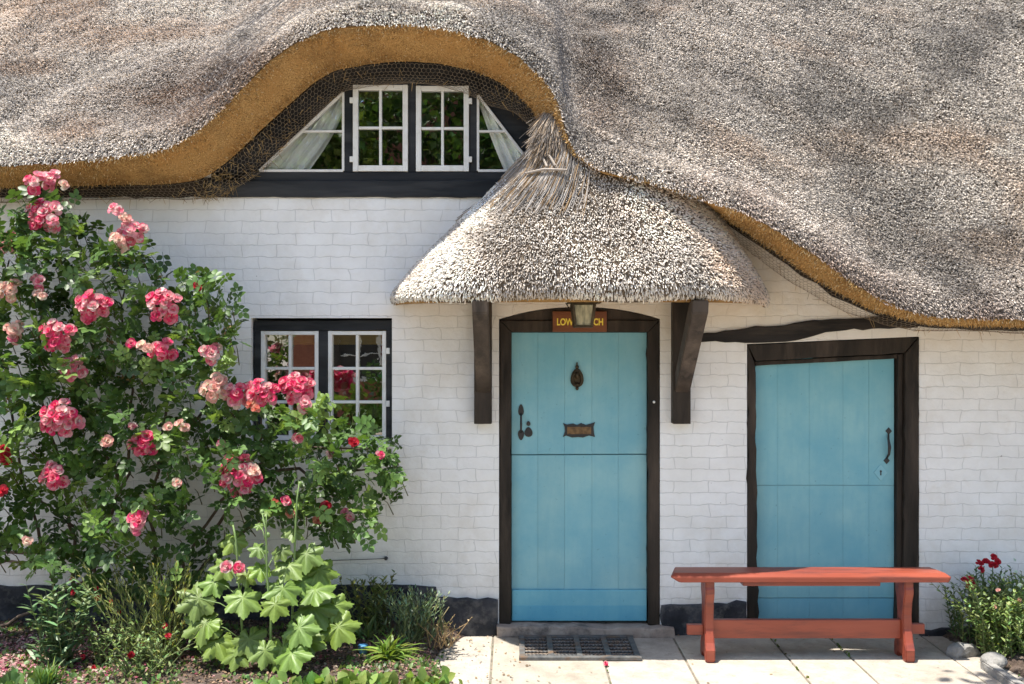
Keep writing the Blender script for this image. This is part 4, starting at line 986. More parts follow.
for ci, (x, y) in enumerate(clumps+extra):
    edge = ci >= len(clumps); dep = rnd.uniform(-.70, -.22)
    out = np.interp(y, [200, 300, 420, 520, 600], [.0, .04, .16, .26, .24])*np.interp(x, [0, 230, 400], [1, 1, .45])
    dep = dep-out*.45+np.interp(x, [230, 330, 400], [0, .06, .16])
    c = W(x, y, dep); k = rnd.randint(6, 9) if not edge else rnd.randint(3, 5)
    base = c+Vector((rnd.gauss(0, .03), .16, -.12)); mbt.tube([base, base.lerp(c, .6)+Vector((0, 0, .02)), c], [.0035, .0028, .0015], 5)
    yg = rnd.random()
    for j in range(k):
        LP.append(c+Vector((rnd.gauss(0, .038), rnd.gauss(0, .03), rnd.gauss(0, .038))))
        young = yg > .7 and dep < -.35
        lc.append(np.array((.17, .26, .06))*rnd.uniform(.8, 1.3) if young else np.array((.078, .145, .034))*rnd.uniform(.55, 1.5))
n = len(LP); LPa = np.array([tuple(p) for p in LP])
V, L, C, K = leaves_at(LPa, (.085, .135), np.array(lc))
me = np_mesh('foliage', V, L, C, K, True); link('foliage', me, M['leaf'], ROSE)
mb.build('cane', M['bark'], ROSE, smooth=True); mbt.build('twig', pmat('green_twig', (.08, .09, .03), (.12, .07, .03), 20, .7, 0), ROSE)
FL = [(36, 184, 11, 'hot'), (50, 181, 10, 'pink'), (64, 186, 7, 'pale'), (44, 214, 17, 'hot'), (54, 222, 9, 'pink'), (8, 242, 11, 'pink'), (132, 233, 15, 'pink'), (118, 212, 8, 'pink'), (127, 220, 8, 'pale'), (120, 241, 9, 'pale'), (12, 291, 12, 'pale'), (41, 282, 9, 'pink'), (44, 297, 8, 'pale'), (95, 307, 16, 'hot'), (84, 310, 8, 'pink'), (165, 304, 17, 'hot'), (58, 335, 17, 'hot'), (73, 367, 13, 'pink'), (131, 344, 7, 'hot'), (163, 350, 13, 'hot'), (147, 349, 8, 'pale'), (16, 331, 10, 'pale'), (12, 338, 7, 'pink'), (196, 287, 6, 'red'), (212, 354, 10, 'pink'), (214, 388, 13, 'pale'), (222, 380, 9, 'pale'),
      (61, 418, 19, 'hot'), (8, 453, 9, 'red'), (143, 443, 13, 'hot'), (131, 426, 7, 'hot'), (108, 441, 5, 'pale'), (55, 477, 14, 'hot'), (3, 490, 6, 'red'), (139, 521, 10, 'hot'), (27, 540, 7, 'pale'), (236, 394, 13, 'hot'), (263, 393, 16, 'hot'), (255, 408, 8, 'salmon'), (298, 388, 16, 'hot'), (304, 402, 9, 'pink'), (240, 474, 20, 'hot'), (254, 470, 8, 'pale'), (297, 438, 5, 'hot'), (328, 454, 7, 'pink'), (352, 442, 6, 'red'), (378, 455, 7, 'hot'), (284, 500, 7, 'hot'), (272, 503, 6, 'salmon'), (289, 512, 7, 'salmon'), (324, 506, 6, 'red'), (349, 516, 8, 'pink'), (185, 427, 8, 'pale'), (221, 443, 6, 'pink'), (167, 427, 6, 'pale'), (176, 482, 7, 'pale'), (58, 345, 8, 'pink'), (316, 520, 6, 'salmon')]
rr = random.Random(21)
for fi, (x, y, r, pk) in enumerate(FL):
    dep = -.68 if x < 200 else (-.64 if x < 310 else -.5)
    if y < 260: dep = -.60
    dep -= float(np.interp(y, [200, 300, 420, 520, 600], [.0, .03, .08, .11, .10])*np.interp(x, [0, 230, 400], [1, 1, .5]))
    c = W(x, y, dep+rr.uniform(-.05, .05)); Rw = r/F*6.1; parts = []
    nf = max(1, int((r/5.0)**2)); fr = .040 if r > 8 else .033
    for k in range(nf):
        a = rr.uniform(0, 2*PI); q_ = math.sqrt((k+.4)/nf); dx, dz_ = math.cos(k*2.4)*q_, math.sin(k*2.4)*q_
        ax = Vector((dx*.8, -1.0+rr.gauss(0, .15), dz_*.7+.45))
        p = c+Vector((dx*(Rw-.016), -.05*(1-q_*q_)+rr.gauss(0, .008), dz_*(Rw-.016)))
        parts.append(floret(p, ax, fr*rr.uniform(.85, 1.2), rr, PAL[pk if rr.random() < .75 else ('pink' if pk == 'hot' else pk)]))
        if rr.random() < .5:   # stamens
            t_ = np.array([[0, 0, 0], [.3, 0, 0], [0, .3, 0], [0, 0, .3]])
    V, L, C, K = merge_arrays(parts); link('flower_cluster', np_mesh('flower_cluster', V, L, C, K, True), M['petal'], ROSE)
# faded bronze heads
mb = MB(); parts = []
for x, y in ((163, 278), (202, 274), (208, 282), (108, 340), (128, 362), (12, 400), (130, 378), (205, 338), (168, 420), (178, 424), (224, 330), (110, 357), (200, 300), (225, 365), (120, 380), (215, 345), (246, 455)):
    c = W(x, y, -.42); k = 7
    P = np.array([tuple(c)]*k)+RNG.normal(0, .018, (k, 3)); V, L, C, K = leaves_at(P, (.018, .034), np.array([(.34, .22, .10)]*k)*RNG.uniform(.5, 1.3, (k, 1)), TV=LEAF_V, TF=LEAF_F, bias=(0, -.4, .2), spread=1)
    link('faded_flower', np_mesh('faded_flower', V, L, C, K, True), M['leaf'], ROSE)

# ------------------------------------------------------------------ hollyhock / mallow
def palmate(nr=4, npts=81):
    Vs = [(0, 0, 0)]; Fs = []; Tc = [(1.3, 1.25, 1.1)]; tips = [0, .92, -.92, 1.85, -1.85, 2.65, -2.65]; ln_ = [1.0, .96, .96, .84, .84, .66, .66]
    def rad(t):
        r = .56
        for c, l in zip(tips, ln_):
            w_ = abs(t-c)/.52
            if w_ < 1: r = max(r, .56+(l-.56)*(1-w_**1.2))
        return r*(1+.05*math.sin(t*31)+.03*math.sin(t*53+1))*(.5 if abs(t) > 3.02 else 1)
    for j in range(1, nr+1):
        for i in range(npts):
            t = -PI+2*PI*i/(npts-1); r = rad(t)*j/nr*.92; vein = max(math.exp(-((t-c)/.07)**2) for c in tips)
            z = -.02*vein*(j/nr)+.035*math.cos(t*6.8)*(j/nr)-.17*(j/nr)**2+.05*math.sin(t*2.1+.6)*(j/nr)**2+.016*math.sin(i*.9+j*1.7)+.012*math.sin(i*2.1-j*3)
            Vs.append((math.sin(t)*r, math.cos(t)*r, z)); b = 1.0+.38*vein*(1-.4*j/nr); Tc.append((b, b, b*.95))
    for i in range(npts-1):
        Fs.append((0, 1+i, 2+i))
        for j in range(nr-1):
            a = 1+j*npts+i; Fs.append((a, a+npts, a+npts+1, a+1))
    return Vs, Fs, Tc
PALM = palmate()
HOL = empty('hollyhock_plant', gz(268, 676, .06), label='tall leafy hollyhock with large pale lobed leaves in front of the rose', cat='plant')
LVS = [(268, 658, 20, -.9), (240, 662, 23, -.88), (220, 648, 19, -.82), (252, 646, 19, -.86), (286, 656, 19, -.88), (208, 630, 19, -.8), (310, 648, 20, -.84), (294, 662, 24, -.95), (302, 636, 21, -.9), (286, 596, 20, -.82), (318, 598, 21, -.75), (341, 636, 24, -.8), (211, 632, 23, -.8), (202, 606, 20, -.76), (218, 590, 22, -.7), (246, 606, 22, -.86), (264, 575, 15, -.8), (292, 573, 21, -.7), (309, 562, 22, -.66), (296, 537, 17, -.62), (237, 546, 14, -.66), (278, 612, 20, -.9), (316, 616, 22, -.76), (228, 572, 17, -.7), (250, 582, 16, -.78), (304, 590, 19, -.72), (262, 552, 10, -.78), (284, 556, 14, -.68), (322, 576, 16, -.64), (262, 528, 7, -.78), (270, 515, 7, -.78), (294, 512, 8, -.6), (338, 612, 18, -.72), (300, 508, 8, -.6)]
mb = MB(); Y = []; Nn = []; T_ = []; S = []; cl = []
stemx = {0: [(270, 676), (271, 620), (267, 575), (266, 530), (262, 513)], 1: [(290, 672), (293, 600), (295, 540), (297, 500), (299, 484)], 2: [(245, 672), (240, 600), (236, 540), (233, 525)]}
for k, cp in stemx.items():
    yy = (-.97, -.80, -.90)[k]; mb.tube([W(x, y, yy) for x, y in cp], [.008, .007, .006, .005, .003][:len(cp)], 7)
for (x, y, r, dep) in LVS:
    dep -= .14; x -= 3; y -= r*.38; r *= 1.05*rnd.uniform(.8, 1.15)
    c = W(x, y, dep); k = 0 if 250 < x < 285 else (1 if x >= 285 else 2); sx, sy = stemx[k][2]; yy = (-.97, -.80, -.90)[k]
    by = min(y+18, 668); bx = np.interp(by, [q_[1] for q_ in stemx[k]][::-1], [q_[0] for q_ in stemx[k]][::-1])
    mb.tube([W(bx, by, yy), W((bx+x)/2, (by+y)/2-4, (yy+dep)/2), c], [.0035, .003, .002], 5)
    out = Vector((c.x-W(bx, by, yy).x, -.12, -.06)); Y.append(out.normalized()+Vector((rnd.gauss(0, .25), 0, -.35+rnd.gauss(0, .2)))); Nn.append((rnd.gauss(0, .22), -.9+rnd.gauss(0, .15), .75+rnd.gauss(0, .2)))
    T_.append(tuple(c)); S.append(r/F*6.0*1.12*rnd.uniform(.8, 1.15)); q_ = rnd.uniform(.8, 1.25); cl.append(np.array((.15, .23, .05))*q_*(1, rnd.uniform(.9, 1.05), rnd.uniform(.7, 1.2)))
Mx = frames(np.array([tuple(v) for v in Y]), np.array(Nn))*np.array(S)[:, None, None]
V, L, C, K = inst(PALM[0], PALM[1], Mx, np.array(T_), np.array(cl), PALM[2]); link('foliage', np_mesh('foliage', V, L, C, K, True), M['leaf'], HOL)
for (x, y, d_) in ((262, 512, -.78), (264, 520, -.78), (300, 484, -.6), (297, 492, -.6), (268, 535, -.8), (232, 524, -.7), (302, 496, -.6), (215, 556, -.72)):
    mb.sph(W(x, y, d_-.14), .013, seg=8, sc=(1, 1, 1.2))
mb.build('stem', pmat('hollyhock_stem', (.14, .22, .06), (.18, .26, .09), 20, .6, 0), HOL, smooth=True)
parts = []
for x, y, pk in ((227, 567, 'pink'), (239, 568, 'hot')): parts.append(floret(W(x, y, -.95), (0, -1, .4), .042, rr, PAL[pk])); parts.append(floret(W(x, y, -.96), (0.2, -1, .3), .03, rr, PAL[pk]))
V, L, C, K = merge_arrays(parts); link('flower', np_mesh('flower', V, L, C, K, True), M['petal'], HOL)

# ------------------------------------------------------------------ small plants
def blade_arrays(base, dirs, length, width, droop, cols, seg=4):
    """curved strap leaves: base (n,3), dirs (n,3)"""
    n = len(base); dirs = nrm(dirs); side = nrm(np.cross(dirs, np.array([0, 0, 1.0])+RNG.normal(0, .2, (n, 3)))); V = np.zeros((n, (seg+1)*2, 3))
    for k in range(seg+1):
        t = k/seg; c = base+dirs*(length*t)[:, None]; c[:, 2] -= droop*length*t*t; w_ = width*(1-t**2.2)*(.55+.9*min(t*3, 1)*.5)
        V[:, 2*k] = c-side*w_[:, None]; V[:, 2*k+1] = c+side*w_[:, None]; 
    fs = [(2*k, 2*k+1, 2*k+3, 2*k+2) for k in range(seg)]; tl = np.concatenate([np.array(f) for f in fs])
    L = (tl[None]+(np.arange(n)*(seg+1)*2)[:, None]).ravel()
    return V.reshape(-1, 3), L, np.full(n*seg, 4), np.repeat(cols, (seg+1)*2, 0)
def strap_plant(name, c, n, ln, wd, droop, base, label, cat='plant', spread=.9, up=.9, foot=.03):
    root = empty(name, c, label=label, cat=cat); B = np.array([tuple(c)]*n)+RNG.normal(0, foot, (n, 3))*np.array([1, 1, .1])
    D = nrm(RNG.normal(0, spread, (n, 3))*np.array([1, 1, .3])+np.array([0, 0, up])); D[:, 2] = np.abs(D[:, 2])
    a = blade_arrays(B, D, RNG.uniform(ln*.6, ln, n), RNG.uniform(wd*.7, wd, n), droop, greens(n, base, .22))
    link('foliage', np_mesh('foliage', *a, True), M['leaf'], root); return root
def leafy_plant(name, c, stems, height, leaf, width, per, base, label, cat='plant', spread=.35, ang=.7, stemcol=(.12, .14, .05), foot=.04, hvar=.3, lean=(0, 0)):
    """several upright stems set with narrow leaves"""
    root = empty(name, c, label=label, cat=cat); mb = MB(); P = []; D = []; LN = []; tips = []
    for s_ in range(stems):
        h = height*rnd.uniform(1-hvar, 1); b = Vector(c)+Vector((rnd.gauss(0, foot), rnd.gauss(0, foot*.7), 0)); t = b+Vector((rnd.gauss(lean[0], spread*h), rnd.gauss(lean[1], spread*h*.6), h))
        m_ = b.lerp(t, .5)+Vector((rnd.gauss(0, .02), rnd.gauss(0, .02), .02)); mb.tube([b, m_, t], [.0035, .0028, .0012], 5); tips.append(t)
        for k in range(per):
            u = (k+rnd.random())/per; p = (b.lerp(m_, u*2) if u < .5 else m_.lerp(t, u*2-1)); a = k*2.4+rnd.random()
            o = Vector((math.cos(a), math.sin(a), 0)); ax = (t-b).normalized(); P.append(tuple(p)); D.append(tuple(ax*math.cos(ang)+o*math.sin(ang))); LN.append(leaf*(1-.45*u)*rnd.uniform(.8, 1.2))
    n = len(P); a = blade_arrays(np.array(P), np.array(D), np.array(LN), np.full(n, width), .25, greens(n, base, .25), 3)
    link('foliage', np_mesh('foliage', *a, True), M['leaf'], root); mb.build('stem', pmat('stem', stemcol, stemcol, 20, .8, 0), root)
    return root, tips
def heads(root, pts, r, pal, nf=1, name='flower'):
    for p in pts:
        parts = []
        for k in range(nf): parts.append(floret(Vector(p)+Vector((rnd.gauss(0, r*.7*(nf > 1)), rnd.gauss(0, r*.4*(nf > 1)), rnd.gauss(0, r*.9*(nf > 1)))), (rnd.gauss(0, .4), -.8, .6), r*rnd.uniform(.8, 1.15), rr, PAL[pal]))
        V, L, C, K = merge_arrays(parts); link(name, np_mesh(name, V, L, C, K, True), M['petal'], root)
SZ = .085
leafy_plant('lavender_bush', gz(160, 660, SZ), 62, .60, .062, .0040, 34, (.26, .29, .09), 'feathery yellow-green lavender bush at the foot of the rose', 'shrub', spread=.30, ang=.42, foot=.075, hvar=.45)
r_, tips = leafy_plant('snapdragon_plant', gz(58, 665, SZ), 22, .48, .12, .012, 18, (.16, .25, .12), 'upright plant with long pale green lance leaves left of the lavender', spread=.16, ang=.95, foot=.06)
heads(r_, [W(72, 580, -.7), W(68, 611, -.78)], .016, 'salmon')
r_, tips = leafy_plant('geum_plant', gz(112, 662, SZ), 24, .27, .05, .007, 13, (.15, .22, .07), 'low bushy plant with small scarlet flowers between lavender and lance leaved plant', spread=.5, ang=.9, foot=.08)
heads(r_, [W(98, 598, -.72), W(112, 601, -.75), W(97, 589, -.7), W(74, 592, -.7), W(120, 612, -.78)], .020, 'red')
r_, tips = leafy_plant('geum_plant', gz(150, 672, SZ), 30, .28, .05, .007, 13, (.19, .26, .09), 'loose flowering clump with red blooms nearest the camera below the lavender', spread=.55, ang=.9, foot=.10)
heads(r_, [W(165, 626, -.90), W(168, 636, -.92), W(131, 655, -.98), W(142, 645, -.95), W(94, 668, -.97), W(87, 674, -.97), W(107, 674, -.98), W(83, 657, -.93), W(100, 681, -.95)], .019, 'red')
leafy_plant('dry_weed', gz(55, 650, SZ), 14, .30, .025, .004, 7, (.20, .21, .08), 'thin straw-coloured weed stalks below the lance leaved plant', spread=.14, ang=.5, stemcol=(.28, .28, .12))
strap_plant('grass_tuft', gz(45, 686, SZ), 60, .22, .006, .3, (.13, .22, .04), 'bright green grass tuft at the bottom left corner', 'grass', spread=.5)
strap_plant('daylily_plant', gz(388, 656, .09), 80, .27, .013, .38, (.17, .25, .045), 'yellow-green strap leaved plant arching beside the hollyhock', spread=.9, up=.7)
strap_plant('iris_plant', gz(366, 640, .08), 60, .24, .010, .3, (.14, .21, .07), 'dull green strap leaved clump tucked between hollyhock and plinth', spread=.8, up=.8)
leafy_plant('carnation_plant', gz(412, 640, .08), 44, .30, .07, .005, 20, (.17, .23, .14), 'grey-green carnation clump against the black plinth', spread=.3, ang=.55, foot=.07)
leafy_plant('wallflower_plant', gz(372, 632, .07), 26, .37, .08, .008, 18, (.18, .21, .06), 'olive green leafy stems rising in front of the stepped plinth', spread=.22, ang=.8, foot=.05)
leafy_plant('dead_weed', gz(442, 646, .05), 16, .19, .03, .004, 8, (.26, .21, .10), 'dry straw-coloured weed at the end of the flower bed beside the paving', spread=.6, ang=.9, stemcol=(.30, .20, .10))
mb = MB(); root = empty('seedling_plant', gz(430, 650, .05), label='lone wiry seed stalk bending up in front of the black plinth', cat='plant')
mb.tube([W(432, 642, -.3), W(440, 620, -.3), W(449, 607, -.3)], .003, 5); mb.tube([W(438, 626, -.3), W(446, 634, -.32), W(450, 645, -.34)], .003, 5); mb.build('stem', pmat('dry_stem', (.32, .28, .14), (.36, .30, .16), 20, .8, 0), root)
V, L, C, K = leaves_at(np.array([tuple(W(446, 624, -.3))]*5), (.03, .05), greens(5, (.2, .24, .1)), TV=LEAF_V, TF=LEAF_F); link('foliage', np_mesh('foliage', V, L, C, K, True), M['leaf'], root)
for px, py, lab, bs in ((350, 690, 'broad pale leaves of a low plant at the bottom edge below the daylily', (.17, .25, .06)), (10, 690, 'broad silvery leaves of a low plant in the bottom left corner beside the grass tuft', (.12, .2, .06)), (420, 692, 'broad light green low plant at the bottom edge beside fallen petals', (.16, .24, .05)), (300, 694, 'broad fresh green low plant at the bottom edge under the hollyhock', (.14, .24, .05))):
    c = gz(px, py, .08); root = empty('primrose_plant', c, label=lab, cat='plant'); n = 60
    P = np.array([tuple(c)]*n)+RNG.normal(0, .09, (n, 3))*np.array([1.3, .6, .12]); P[:, 2] = .085+np.abs(RNG.normal(0, .02, n))
    V, L, C, K = leaves_at(P, (.04, .085), greens(n, np.array(bs)*1.15, .25), bias=(0, -.2, .8), nbias=(0, -.8, .4), TV=LEAF_V, TF=LEAF_F, spread=.6); link('foliage', np_mesh('foliage', V, L, C, K, True), M['leaf'], root)
# blue pot saucer half hidden
mb = MB(); c = gz(363, 655, .07); bm = bmesh.new(); bmesh.ops.create_cone(bm, cap_ends=True, segments=20, radius1=.024, radius2=.030, depth=.06)
bmesh.ops.bevel(bm, geom=bm.edges[:], offset=.003, segments=1, affect='EDGES')
for v in bm.verts: v.co += c+Vector((0, 0, .03))
mb.bm(bm); mb.build('plant_pot', M['bluep'], label='small blue plastic pot half hidden beside the hollyhock', cat='pot')
# right-hand bed
r_, tips = leafy_plant('snapdragon_plant', gz(996, 640, .04), 120, .42, .065, .008, 28, (.11, .185, .07), 'bushy snapdragon with dark crimson flower spikes by the right edging stones', spread=.24, ang=.8, foot=.105, hvar=.5)
for px, py in ((971, 583), (984, 566), (993, 563)):
    p = W(px, py, -.35); mbx = MB(); mbx.tube([p+Vector((0, .02, -.2)), p], .003, 5); mbx.build('flower_stalk', pmat('stalk', (.08, .12, .04), (.1, .14, .05), 20, .8, 0), r_)
    heads(r_, [p], .022, 'red', 6)
r_, tips = leafy_plant('flax_plant', gz(1019, 652, .04), 120, .46, .055, .008, 26, (.21, .29, .10), 'pale green airy plant with small white flowers at the right edge', hvar=.5, spread=.36, ang=.85, foot=.10)
PAL['white'] = ((.78, .76, .70), (.8, .78, .74)); PAL['crim'] = ((.35, .006, .03), (.45, .02, .06))
heads(r_, [W(1003, 575, -.4), W(1010, 590, -.45), W(1016, 572, -.4), W(1000, 605, -.5), W(1020, 585, -.5), W(1014, 560, -.35)], .014, 'white')
heads(r_, [W(995, 607, -.5), W(998, 590, -.5), W(1019, 600, -.5)], .014, 'pale')
# edging stones and kerb
def rock(c, sx, sy, sz, label, seed):
    r2 = random.Random(seed); bm = bmesh.new(); bmesh.ops.create_icosphere(bm, subdivisions=3, radius=1)
    pl_ = [(Vector((r2.gauss(0, 1), r2.gauss(0, 1), r2.gauss(0, 1))).normalized(), r2.uniform(.62, .9)) for _ in range(11)]
    for v in bm.verts:
        for nn_, dd in pl_:
            e_ = v.co.dot(nn_)-dd
            if e_ > 0: v.co -= nn_*e_
        v.co = Vector((v.co.x*sx, v.co.y*sy, v.co.z*sz))
    mb = MB(); mb.bm(bm); o = mb.build('edging_stone', M['rock'], label=label, cat='stone'); o.location = c; o.rotation_euler = (0, 0, r2.uniform(-.6, .6)); return o
rock(gz(963, 652, .02),   .115, .07, .062, 'long flat grey stone edging the right flower bed nearest the wall', 1)
rock(gz(994, 664, .03), .08, .07, .068, 'rounded pale grey stone edging the right flower bed below the snapdragon', 2)
mb = MB(); a, b_ = gz(985, 668), gz(1022, 694); d = (b_-a).normalized(); sd = Vector((-d.y, d.x, 0)).normalized()*.03; bm = bmesh.new()
vs = [bm.verts.new(p+Vector((0, 0, z))) for z in (-.01, .05) for p in (a-sd, b_-sd, b_+sd, a+sd)]
for f in ((3, 2, 1, 0), (4, 5, 6, 7), (0, 1, 5, 4), (1, 2, 6, 5), (2, 3, 7, 6), (3, 0, 4, 7)): bm.faces.new([vs[k] for k in f])
bmesh.ops.bevel(bm, geom=bm.edges[:], offset=.008, segments=2, affect='EDGES'); mb.bm(bm); mb.build('edging_kerb', M['rock'], label='narrow pale kerb stone bordering the right flower bed', cat='kerb stone')

# ------------------------------------------------------------------ litter, petals, ground cover
def scatter(n, xr, yr, zf, ok=None):
    x = RNG.uniform(*xr, n); y = RNG.uniform(*yr, n); k = np.ones(n, bool) if ok is None else ok(x, y)
    x, y = x[k], y[k]; return np.stack([x, y, zf(x, y)], -1)
def flat_leaves(P, size, cols, tilt=.35):
    n = len(P); Y = nrm(np.stack([RNG.normal(0, 1, n), RNG.normal(0, 1, n), RNG.normal(0, tilt, n)], -1)); Nn = nrm(np.array([0, -.1, 1])+RNG.normal(0, tilt, (n, 3)))
    return inst(LEAF_V, LEAF_F, frames(Y, Nn)*RNG.uniform(*size, n)[:, None, None], P, cols)
zb1 = lambda x, y: bed_z(x, y)+.006
P = scatter(9000, (-3.2, -1.0), (-1.3, -.25), zb1, lambda x, y: RNG.random(len(x)) < np.clip(1.25-np.hypot((x+2.65)/.75, (y+.75)/.5), .05, 1))
c = np.array([.72, .36, .38])*RNG.uniform(.5, 1.3, len(P))[:, None]; c[RNG.random(len(P)) < .35] = (.66, .52, .45); c[RNG.random(len(P)) < .2] = (.40, .10, .16)
a1 = flat_leaves(P, (.015, .03), np.clip(c, 0, .85))
P = scatter(900, (-1.2, -.15), (-1.3, -.4), zb1); c = np.array([.60, .30, .28])*RNG.uniform(.5, 1.2, len(P))[:, None]; c[RNG.random(len(P)) < .4] = (.50, .42, .34); a2 = flat_leaves(P, (.011, .024), np.clip(c, 0, .85))
V, L, C, K = merge_arrays([a1, a2]); link('fallen_petals', np_mesh('fallen_petals', V, L, C, K, True), M['petal'], kind='stuff', label='fallen pink rose petals strewn over the left flower bed', cat='petals')
P = scatter(9000, (-3.4, -.1), (-1.4, -.03), zb1); c = np.array([.20, .13, .08])*RNG.uniform(.3, 1.8, len(P))[:, None]
P2 = scatter(700, (2.62, 3.6), (-1.2, -.05), lambda x, y: bed2_z(x, y)+.006); P = np.concatenate([P, P2]); c = np.concatenate([c, np.array([.22, .17, .11])*RNG.uniform(.3, 1.6, len(P2))[:, None]])
a1 = flat_leaves(P, (.008, .024), c*.75, .5); P3 = scatter(520, (-.5, 2.9), (-1.1, -.02), lambda x, y: x*0+.006, lambda x, y: RNG.random(len(x)) < np.clip(1.2-np.abs(x+.3)*1.4, .06, 1)+.5*(y > -.14)); a2 = flat_leaves(P3, (.008, .022), np.array([.22, .15, .09])*RNG.uniform(.4, 1.7, len(P3))[:, None], .3)
V, L, C, K = merge_arrays([a1, a2]); link('leaf_litter', np_mesh('leaf_litter', V, L, C, K, True), M['sprig'], kind='stuff', label='dry brown leaf litter over the soil and paving edge', cat='litter')
P = scatter(4200, (-3.3, -.35), (-1.45, -.1), zb1, lambda x, y: fbm(x*3+7, y*4) > .5); a1 = leaves_at(P, (.012, .034), greens(len(P), (.12, .19, .05), .4), bias=(0, -.2, .8), nbias=(0, -.4, .9), TV=LEAF_V, TF=LEAF_F)
P = scatter(420, (2.75, 3.7), (-1.3, -.1), lambda x, y: bed2_z(x, y)+.006); a2 = leaves_at(P, (.015, .04), greens(len(P), (.09, .14, .04), .4), bias=(0, -.2, .8), nbias=(0, -.4, .9), TV=LEAF_V, TF=LEAF_F)
jx = np.concatenate([np.full(16, 1.645), np.full(14, 2.02), np.full(8, .545)]); jy = -np.concatenate([RNG.uniform(.1, .9, 16), RNG.uniform(.1, .7, 14), RNG.uniform(.55, .75, 8)])
P = np.stack([jx+RNG.normal(0, .006, len(jx)), jy, np.full(len(jx), .0)], -1); a3 = leaves_at(P, (.010, .024), greens(len(P), (.14, .19, .04), .3), bias=(0, -.2, .6), nbias=(0, -.4, .9), TV=LEAF_V, TF=LEAF_F)
V, L, C, K = merge_arrays([a1, a2, a3]); link('ground_cover', np_mesh('ground_cover', V, L, C, K, True), M['leaf'], kind='stuff', label='small green weeds and seedlings across beds and paving joints', cat='weeds')
V, L, C, K = merge_arrays([floret(gz(606, 664, .012), (0, -.6, .8), .018, rr, PAL['hot'])]); link('fallen_blossom', np_mesh('fallen_blossom', V, L, C, K, True), M['petal'], label='single dropped pink blossom on the paving by the foot grate', cat='blossom')

# ------------------------------------------------------------------ across the lane (seen in the window panes)
def tree(name, x, y, h, cr, base, label, seed, nleaf=5200, ls=.16, trunk_h=.3, cat='tree', sq=.8):
    r2 = random.Random(seed); root = empty(name, (x, y, 0), label=label, cat=cat); mb = MB(); b = Vector((x, y, -.05)); tt = Vector((x+r2.gauss(0, .15), y+r2.gauss(0, .1), h*.62))
    mb.tube([b, b.lerp(tt, .33)+Vector((.05, 0, 0)), b.lerp(tt, .66), tt], [h*.03, h*.024, h*.018, h*.008], 9); cen = []
    for k in range(13):
        a = k*2.4; u = r2.uniform(.2, .95); q_ = b.lerp(tt, trunk_h/.62*.9+u*(1-trunk_h/.62*.9)) if trunk_h < .6 else tt
        e_ = Vector((x+math.cos(a)*cr*r2.uniform(.35, .85), y+math.sin(a)*cr*r2.uniform(.35, .85), h*(trunk_h+.1)+(h*(.8-trunk_h))*r2.random())); mb.tube([q_, q_.lerp(e_, .5)+Vector((0, 0, .12)), e_], [h*.009, h*.006, h*.002], 6); cen.append(e_)
    cen.append(Vector((x, y, h*.86)))
    mb.build('trunk', M['bark'], root, smooth=True); P = []
    for k in range(nleaf):
        c = r2.choice(cen); d = Vector((r2.gauss(0, 1), r2.gauss(0, 1), r2.gauss(0, 1))).normalized()*(r2.random()**.45)*cr*.5; d.z *= sq; P.append(tuple(c+d))
    P = np.array(P); P[:, 2] = np.maximum(P[:, 2], .1); cl = greens(len(P), base, .3); cl *= (.7+.6*fbm(P[:, 0]*1.5+seed, P[:, 2]*1.5+P[:, 1]))[:, None]
    V, L, C, K = leaves_at(P, (ls*.6, ls*1.2), cl, bias=(0, 0, .1), nbias=(0, 0, .8), TV=LEAF_V, TF=LEAF_F, spread=1); link('crown', np_mesh('crown', V, L, C, K, True), M['leaf'], root); return root
tree('garden_tree', -3.3, -11.2, 7.4, 1.5, (.16, .24, .04), 'tall bright yellow-green tree across the lane opposite the dormer', 1)
tree('garden_tree', -1.0, -12.5, 7.8, 1.7, (.08, .15, .035), 'tall dark green broad tree across the lane right of the bright one', 2)
tree('garden_tree', 1.6, -13.5, 7.2, 1.9, (.10, .18, .04), 'wide mid green tree across the lane opposite the side door', 3)
tree('garden_tree', -6.2, -12.0, 6.6, 1.8, (.09, .16, .04), 'round mid green tree across the lane opposite the rose', 4)
tree('garden_tree', 5.0, -12.5, 7.0, 2.0, (.08, .15, .035), 'dark spreading tree across the lane opposite the right flower bed', 5)
for x, lab in ((-4.6, 'low clipped shrub across the lane left of the brick house'), (-1.6, 'low bright shrub across the lane below the dark tree'), (1.0, 'low rounded shrub across the lane in front of the wide tree'), (4.0, 'low dense shrub across the lane right of the wide tree')):
    tree('garden_shrub', x, -10.2, 1.7, .9, (.14, .24, .05), lab, int(x*10)+90, 2200, .10, .12, 'shrub')
BH = empty('brick_house', (-2, -17, 0), label='red brick house with a clay tile roof across the lane', cat='house')
mb = MB(); mb.add([(-5, -16, -.05), (1.5, -16, -.05), (1.5, -16, 5.2), (-1.75, -16, 8.4), (-5, -16, 5.2), (-5, -22, -.05), (1.5, -22, -.05), (1.5, -22, 5.2), (-1.75, -22, 8.4), (-5, -22, 5.2)], [(0, 1, 2, 3, 4), (9, 8, 7, 6, 5), (0, 4, 9, 5), (1, 6, 7, 2)]); mb.build('wall', M['redbrick'], BH)
mb = MB()
for sx in (-1, 1):
    x_e = -1.75+sx*3.6; mb.add([(-1.75, -15.7, 8.5), (x_e, -15.7, 4.95), (x_e, -22.3, 4.95), (-1.75, -22.3, 8.5), (-1.75, -15.7, 8.62), (x_e, -15.7, 5.07), (x_e, -22.3, 5.07), (-1.75, -22.3, 8.62)], [(0, 1, 2, 3), (4, 5, 6, 7), (0, 1, 5, 4), (1, 2, 6, 5), (2, 3, 7, 6), (3, 0, 4, 7)])
mb.build('roof', M['tile'], BH)
